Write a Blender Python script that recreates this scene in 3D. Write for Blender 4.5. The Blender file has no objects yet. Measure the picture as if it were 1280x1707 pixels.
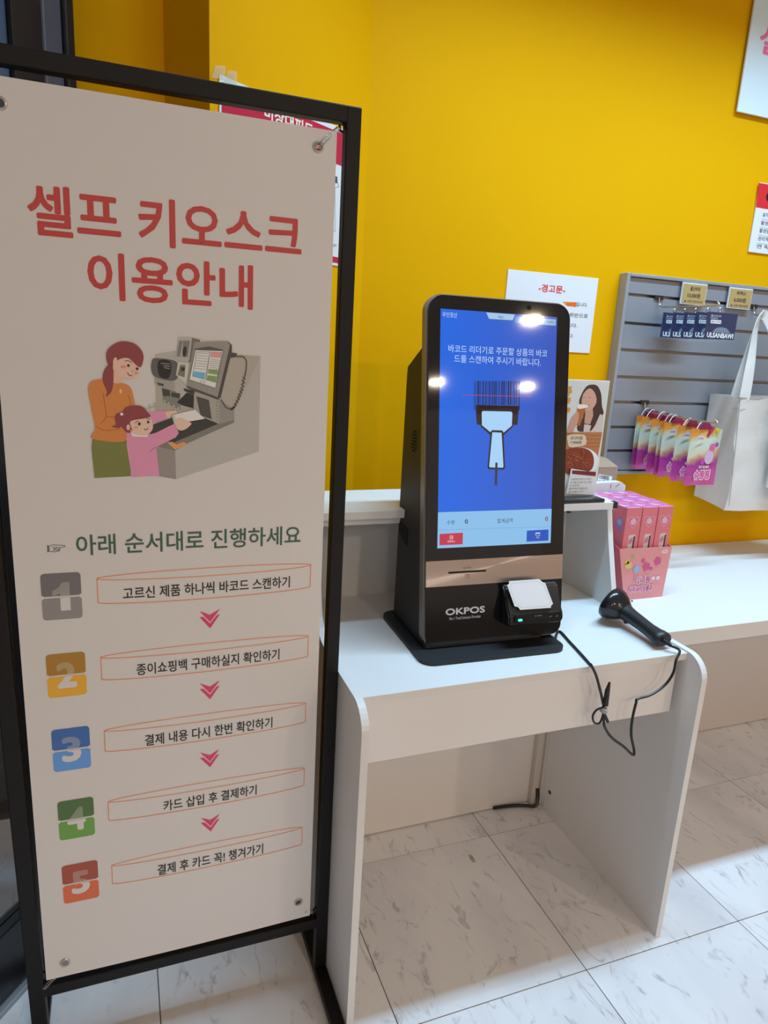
import bpy, bmesh, math, random
from mathutils import Vector, Matrix
from mathutils.geometry import tessellate_polygon

# ------------------------------------------------------------------ camera, world, lights, exposure
SC = bpy.context.scene
COL = SC.collection
PITCH, ROLL, YAW, FPX, CAMZ = 0.244007206, 0.0563570905, 0.371368295, 1151.27, 1.343
cp, sp, cy, sy = math.cos(PITCH), math.sin(PITCH), math.cos(YAW), math.sin(YAW)
fwd = Vector((sy*cp, cy*cp, -sp)); rt0 = Vector((cy, -sy, 0)); up0 = rt0.cross(fwd)
rt = rt0*math.cos(ROLL) + up0*math.sin(ROLL); up = up0*math.cos(ROLL) - rt0*math.sin(ROLL)
cam = bpy.data.cameras.new('camera'); camo = bpy.data.objects.new('camera', cam); COL.objects.link(camo)
camo.matrix_world = Matrix(((rt.x, up.x, -fwd.x, 0), (rt.y, up.y, -fwd.y, 0), (rt.z, up.z, -fwd.z, CAMZ), (0, 0, 0, 1)))
cam.sensor_fit = 'VERTICAL'; cam.sensor_height = 24.0; cam.lens = FPX/1707*24.0
cam.clip_start = 0.02
SC.camera = camo
SC.view_settings.view_transform = 'Standard'; SC.view_settings.look = 'None'
SC.view_settings.gamma = 1.0; SC.view_settings.use_curve_mapping = False
SC.view_settings.exposure = 0.0
w = bpy.data.worlds.new('world'); SC.world = w; w.use_nodes = True
w.node_tree.nodes['Background'].inputs[0].default_value = (1.0, 0.83, 0.72, 1)
w.node_tree.nodes['Background'].inputs[1].default_value = 0.56

def area(name, loc, size, power, color, rot=(0, 0, 0), sizey=None, shape='SQUARE', spread=180):
    l = bpy.data.lights.new(name, 'AREA'); l.energy = power; l.color = color; l.shape = shape; l.size = size
    if sizey: l.size_y = sizey
    l.spread = math.radians(spread)
    o = bpy.data.objects.new(name, l); o.location = loc; o.rotation_euler = rot; COL.objects.link(o); return o
CEIL = 2.7
COOL = (0.43, 0.70, 0.95); WARM = (1.0, 0.80, 0.58)
area('batten_light', (1.42, 1.165, 2.60), 1.9, 31, COOL, sizey=0.09, shape='RECTANGLE', spread=125)
DOWN = [(2.88, -2.28), (2.89, -4.40), (4.05, -4.50), (0.9, -2.3), (-0.6, -3.4)]
for (dx, dy) in DOWN:
    area('downlight_light', (dx, dy, CEIL-0.02), 0.13, 26, WARM, shape='DISK')
area('backdrop_fill', (-1.6, 1.6, 2.55), 0.5, 60, COOL)  # added fill, no seen lamp; brightens the view through the door glass

# ------------------------------------------------------------------ helpers
OFF = {}
def lin(c):
    c = c/255.0
    return c/12.92 if c <= 0.04045 else ((c+0.055)/1.055)**2.4
def rgb(c, ref=None, white=0.80):
    """paint colour of a print, estimated from its look beside white paper"""
    v = [lin(x) for x in c]
    if ref: v = [min(0.9, white*x/lin(r)) for x, r in zip(v, ref)]
    return (v[0], v[1], v[2], 1)
MATS = {}
def mat(name, color, rough=0.5, metal=0.0, spec=0.5, var=0.0, vscale=30, bump=0.0, bscale=200, emit=0.0, coat=0.0, alpha=1.0, trans=0.0):
    if name in MATS: return MATS[name]
    m = bpy.data.materials.new(name); m.use_nodes = True; nt = m.node_tree; b = nt.nodes['Principled BSDF']
    col = color if len(color) == 4 else (*color, 1)
    b.inputs['Base Color'].default_value = col; b.inputs['Roughness'].default_value = rough
    b.inputs['Metallic'].default_value = metal; b.inputs['Specular IOR Level'].default_value = spec
    b.inputs['Coat Weight'].default_value = coat; b.inputs['Coat Roughness'].default_value = 0.05
    b.inputs['Alpha'].default_value = alpha; b.inputs['Transmission Weight'].default_value = trans
    if emit:
        b.inputs['Emission Color'].default_value = col; b.inputs['Emission Strength'].default_value = emit
        b.inputs['Base Color'].default_value = (0.01, 0.01, 0.012, 1)
    tc = nt.nodes.new('ShaderNodeTexCoord')
    if var or bump:
        n = nt.nodes.new('ShaderNodeTexNoise'); n.inputs['Scale'].default_value = vscale; n.inputs['Detail'].default_value = 4
        nt.links.new(tc.outputs['Object'], n.inputs['Vector'])
    if var:
        mx = nt.nodes.new('ShaderNodeMixRGB'); mx.blend_type = 'MULTIPLY'; mx.inputs[0].default_value = 1
        mx.inputs[1].default_value = col
        rp = nt.nodes.new('ShaderNodeMapRange'); rp.inputs[3].default_value = 1-var; rp.inputs[4].default_value = 1+var*0.3
        nt.links.new(n.outputs['Fac'], rp.inputs[0]); nt.links.new(rp.outputs[0], mx.inputs[2])
        nt.links.new(mx.outputs[0], b.inputs['Base Color'])
    if bump:
        n2 = nt.nodes.new('ShaderNodeTexNoise'); n2.inputs['Scale'].default_value = bscale; n2.inputs['Detail'].default_value = 3
        nt.links.new(tc.outputs['Object'], n2.inputs['Vector'])
        bp = nt.nodes.new('ShaderNodeBump'); bp.inputs['Strength'].default_value = bump; bp.inputs['Distance'].default_value = 0.002
        nt.links.new(n2.outputs['Fac'], bp.inputs['Height']); nt.links.new(bp.outputs[0], b.inputs['Normal'])
    MATS[name] = m
    return m

def bm_new(): return bmesh.new()
def obj(name, bm, m, parent=None, smooth=False, angle=0.6, kind=None, label=None, cat=None, group=None):
    """link a bmesh built in world space as one object, re-based on its parent's origin"""
    me = bpy.data.meshes.new(name)
    off = OFF.get(parent.name, Vector()) if parent else Vector()
    if off.length: bmesh.ops.translate(bm, verts=bm.verts, vec=-off)
    bm.normal_update()
    if smooth:
        for f in bm.faces: f.smooth = True
        for e in bm.edges:
            if len(e.link_faces) == 2 and e.calc_face_angle(0) > angle: e.smooth = False
    bm.to_mesh(me); bm.free()
    for x in (m if isinstance(m, (list, tuple)) else [m]): me.materials.append(x)
    o = bpy.data.objects.new(name, me); COL.objects.link(o)
    if parent: o.parent = parent; OFF[o.name] = off
    tag(o, label, cat, group, kind)
    return o
def tag(o, label=None, cat=None, group=None, kind=None):
    if label: o['label'] = label
    if cat: o['category'] = cat
    if group: o['group'] = group
    if kind: o['kind'] = kind
    return o
def thing(name, label, cat, loc, group=None, kind=None):
    o = bpy.data.objects.new(name, None); o.location = loc; COL.objects.link(o); o.empty_display_size = 0.05
    OFF[o.name] = Vector(loc)
    return tag(o, label, cat, group, kind)
def copy_tree(o, loc, label, rot=(0, 0, 0)):
    r = o.copy(); COL.objects.link(r); r.location = loc; r.rotation_euler = rot; r['label'] = label
    for ch in o.children:
        c = ch.copy(); COL.objects.link(c); c.parent = r
        for g in ch.children:
            d = g.copy(); COL.objects.link(d); d.parent = c
    return r
def box(bm, x0, x1, y0, y1, z0, z1, bev=0.0, seg=2, T=None):
    vs = [bm.verts.new(p) for p in ((x0, y0, z0), (x1, y0, z0), (x1, y1, z0), (x0, y1, z0), (x0, y0, z1), (x1, y0, z1), (x1, y1, z1), (x0, y1, z1))]
    fs = [bm.faces.new([vs[i] for i in q]) for q in ((0, 3, 2, 1), (4, 5, 6, 7), (0, 1, 5, 4), (1, 2, 6, 5), (2, 3, 7, 6), (3, 0, 4, 7))]
    if bev:
        es = list({e for f in fs for e in f.edges})
        r = bmesh.ops.bevel(bm, geom=es, offset=bev, segments=seg, affect='EDGES', profile=0.5)
        vs = list({v for f in r['faces'] for v in f.verts} | {v for v in vs if v.is_valid})
    if T:
        for v in vs: v.co = T(v.co)
    return vs
def prism(bm, pts, fn, a, b, mi=0):
    """extrude a 2-D outline between a and b; fn(u, v, w) -> world point"""
    A = [bm.verts.new(fn(u, v, a)) for u, v in pts]; B = [bm.verts.new(fn(u, v, b)) for u, v in pts]
    n = len(pts)
    tri = tessellate_polygon([[Vector((u, v, 0)) for u, v in pts]])
    for t in tri:
        for L in (A, B):
            try: f = bm.faces.new([L[i] for i in t]); f.material_index = mi
            except ValueError: pass
    for i in range(n):
        f = bm.faces.new([A[i], A[(i+1) % n], B[(i+1) % n], B[i]]); f.material_index = mi
    bmesh.ops.recalc_face_normals(bm, faces=bm.faces)
def rrect(x0, y0, x1, y1, r, n=6, rb=None):
    out = []
    rb = r if rb is None else rb
    for cx, cy_, a, q in ((x1-r, y1-r, 0, r), (x0+r, y1-r, 90, r), (x0+rb, y0+rb, 180, rb), (x1-rb, y0+rb, 270, rb)):
        for i in range(n+1):
            t = math.radians(a+90*i/n); out.append((cx+q*math.cos(t), cy_+q*math.sin(t)))
    return out
def tube(bm, path, r, n=10, cap=True, up_=None):
    """swept tube; r is a number, or one number per point, or (rx, ry) pairs"""
    path = [Vector(p) for p in path]; rings = []
    prev = None
    for i, p in enumerate(path):
        d = (path[min(i+1, len(path)-1)] - path[max(i-1, 0)]).normalized()
        if prev is None:
            a = up_ or (Vector((0, 0, 1)) if abs(d.z) < 0.9 else Vector((1, 0, 0)))
            x = d.cross(a).normalized()
        else:
            x = (prev - d*prev.dot(d)).normalized()
        prev = x; y = d.cross(x)
        rr = r[i] if isinstance(r, (list, tuple)) else r
        rx, ry = rr if isinstance(rr, (list, tuple)) else (rr, rr)
        rings.append([bm.verts.new(p + x*rx*math.cos(2*math.pi*k/n) + y*ry*math.sin(2*math.pi*k/n)) for k in range(n)])
    for a, b in zip(rings, rings[1:]):
        for k in range(n): bm.faces.new([a[k], a[(k+1) % n], b[(k+1) % n], b[k]])
    if cap:
        bm.faces.new(rings[0][::-1]); bm.faces.new(rings[-1])
def spline(pts, k=6, closed=False):
    P = [Vector(p) for p in pts]; n = len(P); out = []
    for i in range(n if closed else n-1):
        if closed: a, b, c, d = P[(i-1) % n], P[i], P[(i+1) % n], P[(i+2) % n]
        else: a, b, c, d = P[max(i-1, 0)], P[i], P[i+1], P[min(i+2, n-1)]
        for j in range(k):
            t = j/k
            out.append(0.5*((2*b) + (c-a)*t + (2*a-5*b+4*c-d)*t*t + (3*b-a-3*c+d)*t**3))
    if not closed: out.append(P[-1])
    return out
def ring(bm, c, ax, R, r, n=20, m=8):
    ax = Vector(ax).normalized(); x = ax.orthogonal().normalized(); y = ax.cross(x); c = Vector(c)
    V = []
    for i in range(n):
        t = 2*math.pi*i/n; d = x*math.cos(t)+y*math.sin(t)
        V.append([bm.verts.new(c + d*(R + r*math.cos(2*math.pi*j/m)) + ax*r*math.sin(2*math.pi*j/m)) for j in range(m)])
    for i in range(n):
        for j in range(m):
            bm.faces.new([V[i][j], V[(i+1) % n][j], V[(i+1) % n][(j+1) % m], V[i][(j+1) % m]])
def disc(bm, c, ax, R, h, n=20):
    ax = Vector(ax).normalized(); tube(bm, [Vector(c), Vector(c)+ax*h], R, n)

# ---- flat print: letters and shapes laid on a real surface
LAYER = 0.00013
_txt = {}
def text_mesh(s, bold):
    k = (s, bold)
    if k not in _txt:
        cu = bpy.data.curves.new('lettering', 'FONT'); cu.body = s; cu.offset = bold; cu.resolution_u = 3
        o = bpy.data.objects.new('lettering', cu); COL.objects.link(o)
        me = bpy.data.meshes.new_from_object(o.evaluated_get(bpy.context.evaluated_depsgraph_get()))
        vs = [(v.co.x, v.co.y) for v in me.vertices]; fs = [tuple(p.vertices) for p in me.polygons]
        bpy.data.objects.remove(o); bpy.data.curves.remove(cu); bpy.data.meshes.remove(me)
        x0, x1 = min(v[0] for v in vs), max(v[0] for v in vs); y0, y1 = min(v[1] for v in vs), max(v[1] for v in vs)
        _txt[k] = ([((x-x0)/(x1-x0), (y-y0)/(y1-y0)) for x, y in vs], fs)
    return _txt[k]
def put_text(bm, s, bx, fn, w, bold=0, mi=0):
    """letters fitted to a box; bold letters are thickened by a few shifted copies of the glyph (bold = share of the height)"""
    vs, fs = text_mesh(s, 0)
    b = bold*(bx[3]-bx[1]); x0, y0, x1, y1 = bx[0]+b, bx[1]+b, bx[2]-b, bx[3]-b
    sh = [(0, 0)] + ([(math.cos(k*math.pi/4)*b, math.sin(k*math.pi/4)*b) for k in range(8)] if b > 0 else [])
    for n_, (dx, dy) in enumerate(sh):
        V = [bm.verts.new(fn(x0+x*(x1-x0)+dx, y0+y*(y1-y0)+dy, w+n_*2e-6)) for x, y in vs]
        for f in fs:
            try: q = bm.faces.new([V[i] for i in f]); q.material_index = mi
            except ValueError: pass
def put_poly(bm, pts, fn, w, mi=0, smooth=False):
    if smooth: pts = [(p.x, p.y) for p in spline([(a, b, 0) for a, b in pts], 5, True)]
    V = [bm.verts.new(fn(x, y, w)) for x, y in pts]
    for t in tessellate_polygon([[Vector((x, y, 0)) for x, y in pts]]):
        try: f = bm.faces.new([V[i] for i in t]); f.material_index = mi
        except ValueError: pass
def put_line(bm, pts, wd, fn, w, mi=0, smooth=False, closed=False):
    if smooth: pts = [(p.x, p.y) for p in spline([(a, b, 0) for a, b in pts], 5, closed)]
    n = len(pts); seg = n if closed else n-1
    for i in range(seg):
        a, b = Vector(pts[i]), Vector(pts[(i+1) % n]); d = b-a
        if d.length < 1e-7: continue
        d.normalize(); q = Vector((-d.y, d.x))*wd/2; e = d*wd*0.3; a = a-e; b = b+e
        f = bm.faces.new([bm.verts.new(fn(p.x, p.y, w+i*1e-7)) for p in (a-q, b-q, b+q, a+q)]); f.material_index = mi
def art(items, fn, parent, mk, order=None):
    """one mesh per printed part; items come from ART"""
    parts = {}
    for it in items: parts.setdefault(it[1], []).append(it)
    res = {}
    for nm, L in parts.items():
        bm = bm_new(); ms = []; idx = {}
        for it in L:
            if it[2] not in idx: idx[it[2]] = len(ms); ms.append(mk(it[2]))
            mi = idx[it[2]]
            if it[0] == 'P': put_poly(bm, it[5], fn, it[4]*LAYER, mi, it[3])
            elif it[0] == 'L': put_line(bm, it[5], it[6], fn, it[4]*LAYER, mi, it[3], it[7])
            else: put_text(bm, it[3], it[5], fn, it[4]*LAYER, it[6], mi)
        res[nm] = obj(nm.split('#')[0], bm, ms, parent)
    return res
def ink(ref, rough=0.5, white=0.8):
    def f(c): return mat('ink_%d_%d_%d_%d' % (*c, ref[0]), rgb(c, ref, white), rough)
    return f

ART = {'banner': [('T','title_text',(150,40,38),'셀프 키오스크',1,[-0.1113,1.459,0.2807,1.5272],0.022),
('T','title_text',(150,40,38),'이용안내',1,[-0.0376,1.3775,0.2037,1.4448],0.022),
('T','subtitle_text',(48,66,54),'아래 순서대로 진행하세요',1,[-0.0728,0.9827,0.2917,1.0172],0.014),
('P','pointing_hand',(60,60,58),0,1,[(-0.1141,1.0028),(-0.1125,1.0027),(-0.1124,0.9916),(-0.1144,0.9908)]),
('L','pointing_hand',(60,60,58),0,1,[(-0.1118,1.0008),(-0.1061,1.0028),(-0.0893,1.001),(-0.0886,0.9991),(-0.096,0.9976),(-0.0971,0.9926),(-0.1036,0.9911),(-0.1115,0.9925)],0.0008,1),
('L','pointing_hand',(60,60,58),0,1,[(-0.1031,0.9994),(-0.0968,0.9977)],0.0009,0),
('L','pointing_hand',(60,60,58),0,1,[(-0.1041,0.9967),(-0.0969,0.9954)],0.0009,0),
('L','pointing_hand',(60,60,58),0,1,[(-0.1034,0.9939),(-0.0978,0.9936)],0.0009,0),
('L','pointing_hand',(60,60,58),0,1,[(-0.1071,0.9996),(-0.1033,0.9966),(-0.1059,0.9931)],0.0009,0),
('T','step_text#0',(28,26,27),'고르신 제품 하나씩 바코드 스캔하기',1,[-0.0062,0.9027,0.2741,0.9241],0.014),
('T','step_text#1',(28,26,27),'종이쇼핑백 구매하실지 확인하기',1,[0.0106,0.7632,0.2576,0.7851],0.014),
('T','step_text#2',(28,26,27),'결제 내용 다시 한번 확인하기',1,[0.0205,0.625,0.2467,0.6476],0.014),
('T','step_text#3',(28,26,27),'카드 삽입 후 결제하기',1,[0.0488,0.4858,0.2186,0.5082],0.014),
('T','step_text#4',(28,26,27),'결제 후 카드 꼭! 챙겨가기',1,[0.0353,0.3491,0.2329,0.3729],0.014),
('P','machine_illustration',(140,120,108),0,1,[(0.0539,1.3016),(0.0889,1.3092),(0.2166,1.3061),(0.2155,1.1496),(0.0811,1.1046),(0.0507,1.1113),(0.0518,1.1571)]),
('P','machine_illustration',(144,127,119),0,2,[(0.0805,1.1517),(0.1745,1.2019),(0.1745,1.2188),(0.2166,1.3054),(0.2155,1.1496),(0.0811,1.1046)]),
('P','machine_illustration',(118,100,93),0,2,[(0.0518,1.1571),(0.0805,1.1517),(0.0811,1.1046),(0.0493,1.1113)]),
('P','machine_illustration',(100,87,80),0,3,[(0.0483,1.1885),(0.112,1.2192),(0.1265,1.2059),(0.1503,1.1955),(0.1745,1.2019),(0.1745,1.198),(0.0967,1.1623),(0.0805,1.1517),(0.0504,1.1586)]),
('P','machine_illustration',(46,40,36),0,4,[(0.047,1.193),(0.1061,1.2161),(0.1488,1.1955),(0.0778,1.1646),(0.0424,1.1781)]),
('P','machine_illustration',(190,110,60),0,5,[(0.0691,1.1646),(0.0805,1.1532),(0.0996,1.1623),(0.0938,1.1661),(0.0828,1.1616),(0.0764,1.1661)]),
('P','machine_illustration',(104,92,84),0,3,[(0.0618,1.2549),(0.0914,1.2484),(0.0895,1.2158),(0.0641,1.2294)]),
('P','machine_illustration',(52,46,42),0,5,[(0.0624,1.2498),(0.0737,1.2479),(0.0749,1.2384),(0.0643,1.2382)]),
('P','machine_illustration',(52,46,42),0,5,[(0.0764,1.2443),(0.0899,1.2432),(0.0891,1.2351),(0.0763,1.2377)]),
('P','machine_illustration',(144,127,119),0,4,[(0.0546,1.3016),(0.0868,1.3088),(0.11,1.2986),(0.1065,1.2488),(0.0905,1.2336),(0.0815,1.2481),(0.0514,1.2575)]),
('P','machine_illustration',(128,112,102),0,5,[(0.0517,1.269),(0.0817,1.2642),(0.0814,1.2459),(0.0534,1.2546)]),
('P','machine_illustration',(52,46,42),0,6,[(0.0549,1.2593),(0.0654,1.2571),(0.065,1.2538),(0.0569,1.2554)]),
('P','machine_illustration',(74,66,60),1,6,[(0.0537,1.2962),(0.083,1.2931),(0.0877,1.2803),(0.0853,1.2658),(0.0739,1.2625),(0.0531,1.2676),(0.0477,1.276),(0.048,1.2889)]),
('P','machine_illustration',(28,22,22),1,7,[(0.0592,1.2929),(0.0745,1.2928),(0.0771,1.28),(0.0719,1.266),(0.06,1.2685),(0.0568,1.2806)]),
('L','machine_illustration',(120,105,98),0,8,[(0.0619,1.2887),(0.0747,1.2882)],0.0012,0),
('L','machine_illustration',(120,105,98),0,8,[(0.066,1.2853),(0.0751,1.2845)],0.0012,0),
('L','machine_illustration',(120,105,98),0,8,[(0.0666,1.2824),(0.0743,1.281)],0.0012,0),
('P','machine_illustration',(160,143,130),0,7,[(0.0872,1.2912),(0.1042,1.2904),(0.1002,1.2575),(0.084,1.2715)]),
('P','machine_illustration',(95,84,76),0,8,[(0.0906,1.2877),(0.0985,1.2873),(0.0968,1.2683),(0.0861,1.2716)]),
('P','machine_illustration',(40,34,32),0,9,[(0.0916,1.2841),(0.0981,1.2836),(0.0962,1.2778),(0.0919,1.2783)]),
('P','machine_illustration',(92,80,73),0,8,[(0.1076,1.33),(0.1211,1.3272),(0.1186,1.2946),(0.1028,1.2918)]),
('P','machine_illustration',(144,127,119),0,9,[(0.0892,1.3294),(0.109,1.3298),(0.1043,1.2947),(0.0837,1.296)]),
('P','machine_illustration',(100,88,80),0,10,[(0.0898,1.3246),(0.095,1.3244),(0.0908,1.2999),(0.0856,1.3004)]),
('P','machine_illustration',(100,88,80),0,10,[(0.0955,1.3249),(0.1058,1.325),(0.1022,1.2997),(0.0937,1.3001)]),
('P','machine_illustration',(40,34,32),0,11,[(0.1007,1.3079),(0.0998,1.3038),(0.0984,1.3008),(0.0967,1.2998),(0.0952,1.301),(0.0945,1.3041),(0.0945,1.3083),(0.0954,1.3124),(0.0969,1.3154),(0.0986,1.3164),(0.1,1.3152),(0.1008,1.3121)]),
('P','machine_illustration',(36,30,30),0,5,[(0.1,1.2449),(0.1108,1.2415),(0.1098,1.2199),(0.0918,1.2248),(0.0847,1.2291)]),
('P','machine_illustration',(45,38,36),0,9,[(0.0951,1.2514),(0.1123,1.2475),(0.1108,1.2423),(0.0964,1.2471)]),
('P','machine_illustration',(132,116,106),0,6,[(0.1108,1.243),(0.1152,1.2461),(0.1504,1.2342),(0.1503,1.1955),(0.1192,1.208),(0.1105,1.2192)]),
('P','machine_illustration',(62,52,48),0,7,[(0.1144,1.2394),(0.1341,1.2339),(0.1384,1.203),(0.1207,1.2088)]),
('P','machine_illustration',(118,103,94),0,6,[(0.1504,1.2342),(0.1745,1.2188),(0.1745,1.2019),(0.1503,1.1955)]),
('P','machine_illustration',(60,52,48),0,8,[(0.148,1.2304),(0.1476,1.2296),(0.1467,1.2296),(0.1463,1.2304),(0.1467,1.2312),(0.1476,1.2312)]),
('P','machine_illustration',(60,52,48),0,8,[(0.148,1.2256),(0.1476,1.2248),(0.1467,1.2248),(0.1462,1.2255),(0.1467,1.2263),(0.1476,1.2263)]),
('P','machine_illustration',(60,52,48),0,8,[(0.148,1.2207),(0.1476,1.2199),(0.1467,1.2199),(0.1462,1.2207),(0.1467,1.2215),(0.1476,1.2215)]),
('P','machine_illustration',(60,52,48),0,8,[(0.148,1.2159),(0.1475,1.2151),(0.1466,1.2151),(0.1462,1.2158),(0.1467,1.2166),(0.1475,1.2167)]),
('P','machine_illustration',(60,52,48),0,8,[(0.148,1.211),(0.1475,1.2102),(0.1466,1.2102),(0.1462,1.211),(0.1466,1.2118),(0.1475,1.2118)]),
('P','machine_illustration',(60,52,48),0,8,[(0.148,1.2061),(0.1475,1.2053),(0.1466,1.2053),(0.1462,1.2061),(0.1466,1.2069),(0.1475,1.2069)]),
('P','machine_illustration',(60,52,48),0,8,[(0.1479,1.2013),(0.1475,1.2005),(0.1466,1.2005),(0.1461,1.2012),(0.1466,1.202),(0.1475,1.202)]),
('P','machine_illustration',(60,51,47),0,9,[(0.1639,1.3272),(0.1706,1.3217),(0.1706,1.3122),(0.1527,1.238),(0.1475,1.2357)]),
('P','machine_illustration',(60,51,47),0,8,[(0.1698,1.31),(0.1788,1.3089),(0.178,1.3037),(0.1684,1.3011)]),
('P','machine_illustration',(118,103,94),0,10,[(0.1125,1.3232),(0.1624,1.3274),(0.1676,1.3216),(0.1475,1.2372),(0.0994,1.2538),(0.1003,1.2633)]),
('P','machine_illustration',(70,60,56),0,11,[(0.1123,1.3131),(0.1347,1.3178),(0.1565,1.3137),(0.1565,1.3115),(0.1123,1.3114)]),
('P','machine_illustration',(62,53,50),0,11,[(0.0994,1.256),(0.1475,1.2387),(0.1504,1.2357),(0.149,1.2342),(0.1015,1.2516)]),
('P','machine_illustration',(186,196,190),0,12,[(0.1137,1.3115),(0.1568,1.312),(0.1446,1.2528),(0.1039,1.2649)]),
('L','machine_illustration',(60,52,48),0,13,[(0.1137,1.3115),(0.1568,1.312),(0.1446,1.2528),(0.1039,1.2649)],0.0007,1),
('L','machine_illustration',(60,70,68),0,13,[(0.1159,1.309),(0.1361,1.3092),(0.1285,1.2664),(0.109,1.2709)],0.0006,1),
('L','machine_illustration',(60,70,68),0,13,[(0.1361,1.3092),(0.1548,1.3093),(0.1461,1.2618),(0.13,1.2657)],0.0006,1),
('P','machine_illustration',(210,110,105),0,14,[(0.1378,1.3091),(0.1543,1.3093),(0.1524,1.3007),(0.1366,1.3015)]),
('P','machine_illustration',(104,116,62),0,14,[(0.1337,1.2828),(0.1488,1.2823),(0.1476,1.274),(0.1327,1.2761)]),
('P','machine_illustration',(104,116,62),0,14,[(0.1322,1.2729),(0.1469,1.2715),(0.1453,1.2621),(0.1307,1.2658)]),
('P','machine_illustration',(84,130,150),0,14,[(0.1112,1.2783),(0.1286,1.2767),(0.127,1.2671),(0.1097,1.2709)]),
('L','machine_illustration',(60,70,68),0,14,[(0.1166,1.3068),(0.1346,1.3066)],0.0005,0),
('L','machine_illustration',(60,70,68),0,14,[(0.1158,1.3029),(0.1339,1.3025)],0.0005,0),
('L','machine_illustration',(60,70,68),0,14,[(0.115,1.2989),(0.1331,1.2984)],0.0005,0),
('L','machine_illustration',(60,70,68),0,14,[(0.1143,1.295),(0.1323,1.2943)],0.0005,0),
('L','machine_illustration',(60,70,68),0,14,[(0.1135,1.2911),(0.1316,1.2902)],0.0005,0),
('L','machine_illustration',(60,70,68),0,14,[(0.1128,1.2871),(0.1308,1.286)],0.0005,0),
('L','machine_illustration',(60,70,68),0,14,[(0.112,1.2831),(0.1301,1.2819)],0.0005,0),
('L','machine_illustration',(60,70,68),0,14,[(0.1375,1.298),(0.1518,1.2966)],0.0005,0),
('L','machine_illustration',(60,70,68),0,14,[(0.1369,1.2951),(0.1512,1.2934)],0.0005,0),
('L','machine_illustration',(60,70,68),0,14,[(0.1363,1.2921),(0.1506,1.2903)],0.0005,0),
('L','machine_illustration',(60,70,68),0,14,[(0.1357,1.2892),(0.15,1.2872)],0.0005,0),
('L','machine_illustration',(60,70,68),0,14,[(0.1351,1.2862),(0.1494,1.2841)],0.0005,0),
('L','machine_illustration',(60,70,68),0,14,[(0.1282,1.2624),(0.1274,1.2614),(0.1253,1.2607),(0.1228,1.2606),(0.1208,1.2612),(0.12,1.2622),(0.1208,1.2632),(0.1228,1.2639),(0.1254,1.264),(0.1274,1.2634)],0.0005,1),
('L','machine_illustration',(30,22,22),1,12,[(0.178,1.3037),(0.1878,1.3041),(0.1935,1.2977),(0.1932,1.2828),(0.191,1.2722)],0.0013,0),
('L','machine_illustration',(30,22,22),0,12,[(0.1881,1.2721),(0.1918,1.2692),(0.1871,1.2661),(0.1909,1.2632),(0.1861,1.26),(0.1899,1.2571),(0.1851,1.2539),(0.1885,1.2515),(0.1834,1.2489),(0.1868,1.2464),(0.1816,1.2438),(0.185,1.2413),(0.1799,1.2387),(0.1829,1.2362),(0.1774,1.2335),(0.1804,1.2311),(0.1749,1.2284),(0.1779,1.2259),(0.1724,1.2233),(0.1756,1.2226),(0.1703,1.2217),(0.1736,1.221),(0.1683,1.2202),(0.1716,1.2195),(0.1699,1.2187),(0.1609,1.2223),(0.1534,1.235)],0.0012,0),
('L','machine_illustration',(140,125,115),0,6,[(0.0362,1.2167),(0.066,1.2275),(0.0894,1.2162)],0.0016,0),
('P','machine_illustration',(140,125,115),0,7,[(0.0372,1.2194),(0.0367,1.2183),(0.0356,1.2177),(0.0345,1.2182),(0.0341,1.2194),(0.0346,1.2205),(0.0357,1.221),(0.0368,1.2206)]),
('L','machine_illustration',(140,125,115),0,6,[(0.0356,1.2194),(0.0361,1.2091)],0.0012,0),
('P','machine_illustration',(140,125,115),0,7,[(0.0451,1.2237),(0.0447,1.2225),(0.0435,1.222),(0.0424,1.2225),(0.042,1.2236),(0.0425,1.2248),(0.0436,1.2253),(0.0447,1.2248)]),
('L','machine_illustration',(140,125,115),0,6,[(0.0436,1.2237),(0.0441,1.2134)],0.0012,0),
('P','machine_illustration',(140,125,115),0,7,[(0.0522,1.2266),(0.0517,1.2254),(0.0506,1.2249),(0.0495,1.2253),(0.049,1.2265),(0.0495,1.2277),(0.0506,1.2282),(0.0517,1.2277)]),
('L','machine_illustration',(140,125,115),0,6,[(0.0506,1.2265),(0.0511,1.2162)],0.0012,0),
('P','machine_illustration',(140,125,115),0,7,[(0.061,1.2288),(0.0606,1.2276),(0.0594,1.2271),(0.0583,1.2276),(0.0579,1.2287),(0.0584,1.2299),(0.0595,1.2304),(0.0606,1.23)]),
('L','machine_illustration',(140,125,115),0,6,[(0.0595,1.2288),(0.06,1.2185)],0.0012,0),
('P','machine_illustration',(140,125,115),0,7,[(0.0677,1.231),(0.0672,1.2298),(0.0661,1.2293),(0.065,1.2298),(0.0645,1.2309),(0.065,1.2321),(0.0662,1.2326),(0.0673,1.2322)]),
('L','machine_illustration',(140,125,115),0,6,[(0.0661,1.231),(0.0667,1.2206)],0.0012,0),
('P','machine_illustration',(140,125,115),0,7,[(0.0736,1.2277),(0.0731,1.2265),(0.072,1.226),(0.0709,1.2265),(0.0704,1.2276),(0.0709,1.2288),(0.0721,1.2293),(0.0732,1.2289)]),
('L','machine_illustration',(140,125,115),0,6,[(0.072,1.2277),(0.0726,1.2173)],0.0012,0),
('P','machine_illustration',(140,125,115),0,7,[(0.0816,1.2237),(0.0811,1.2225),(0.0799,1.222),(0.0788,1.2225),(0.0783,1.2236),(0.0788,1.2248),(0.08,1.2253),(0.0811,1.2249)]),
('L','machine_illustration',(140,125,115),0,6,[(0.08,1.2237),(0.0806,1.2132)],0.0012,0),
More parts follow.
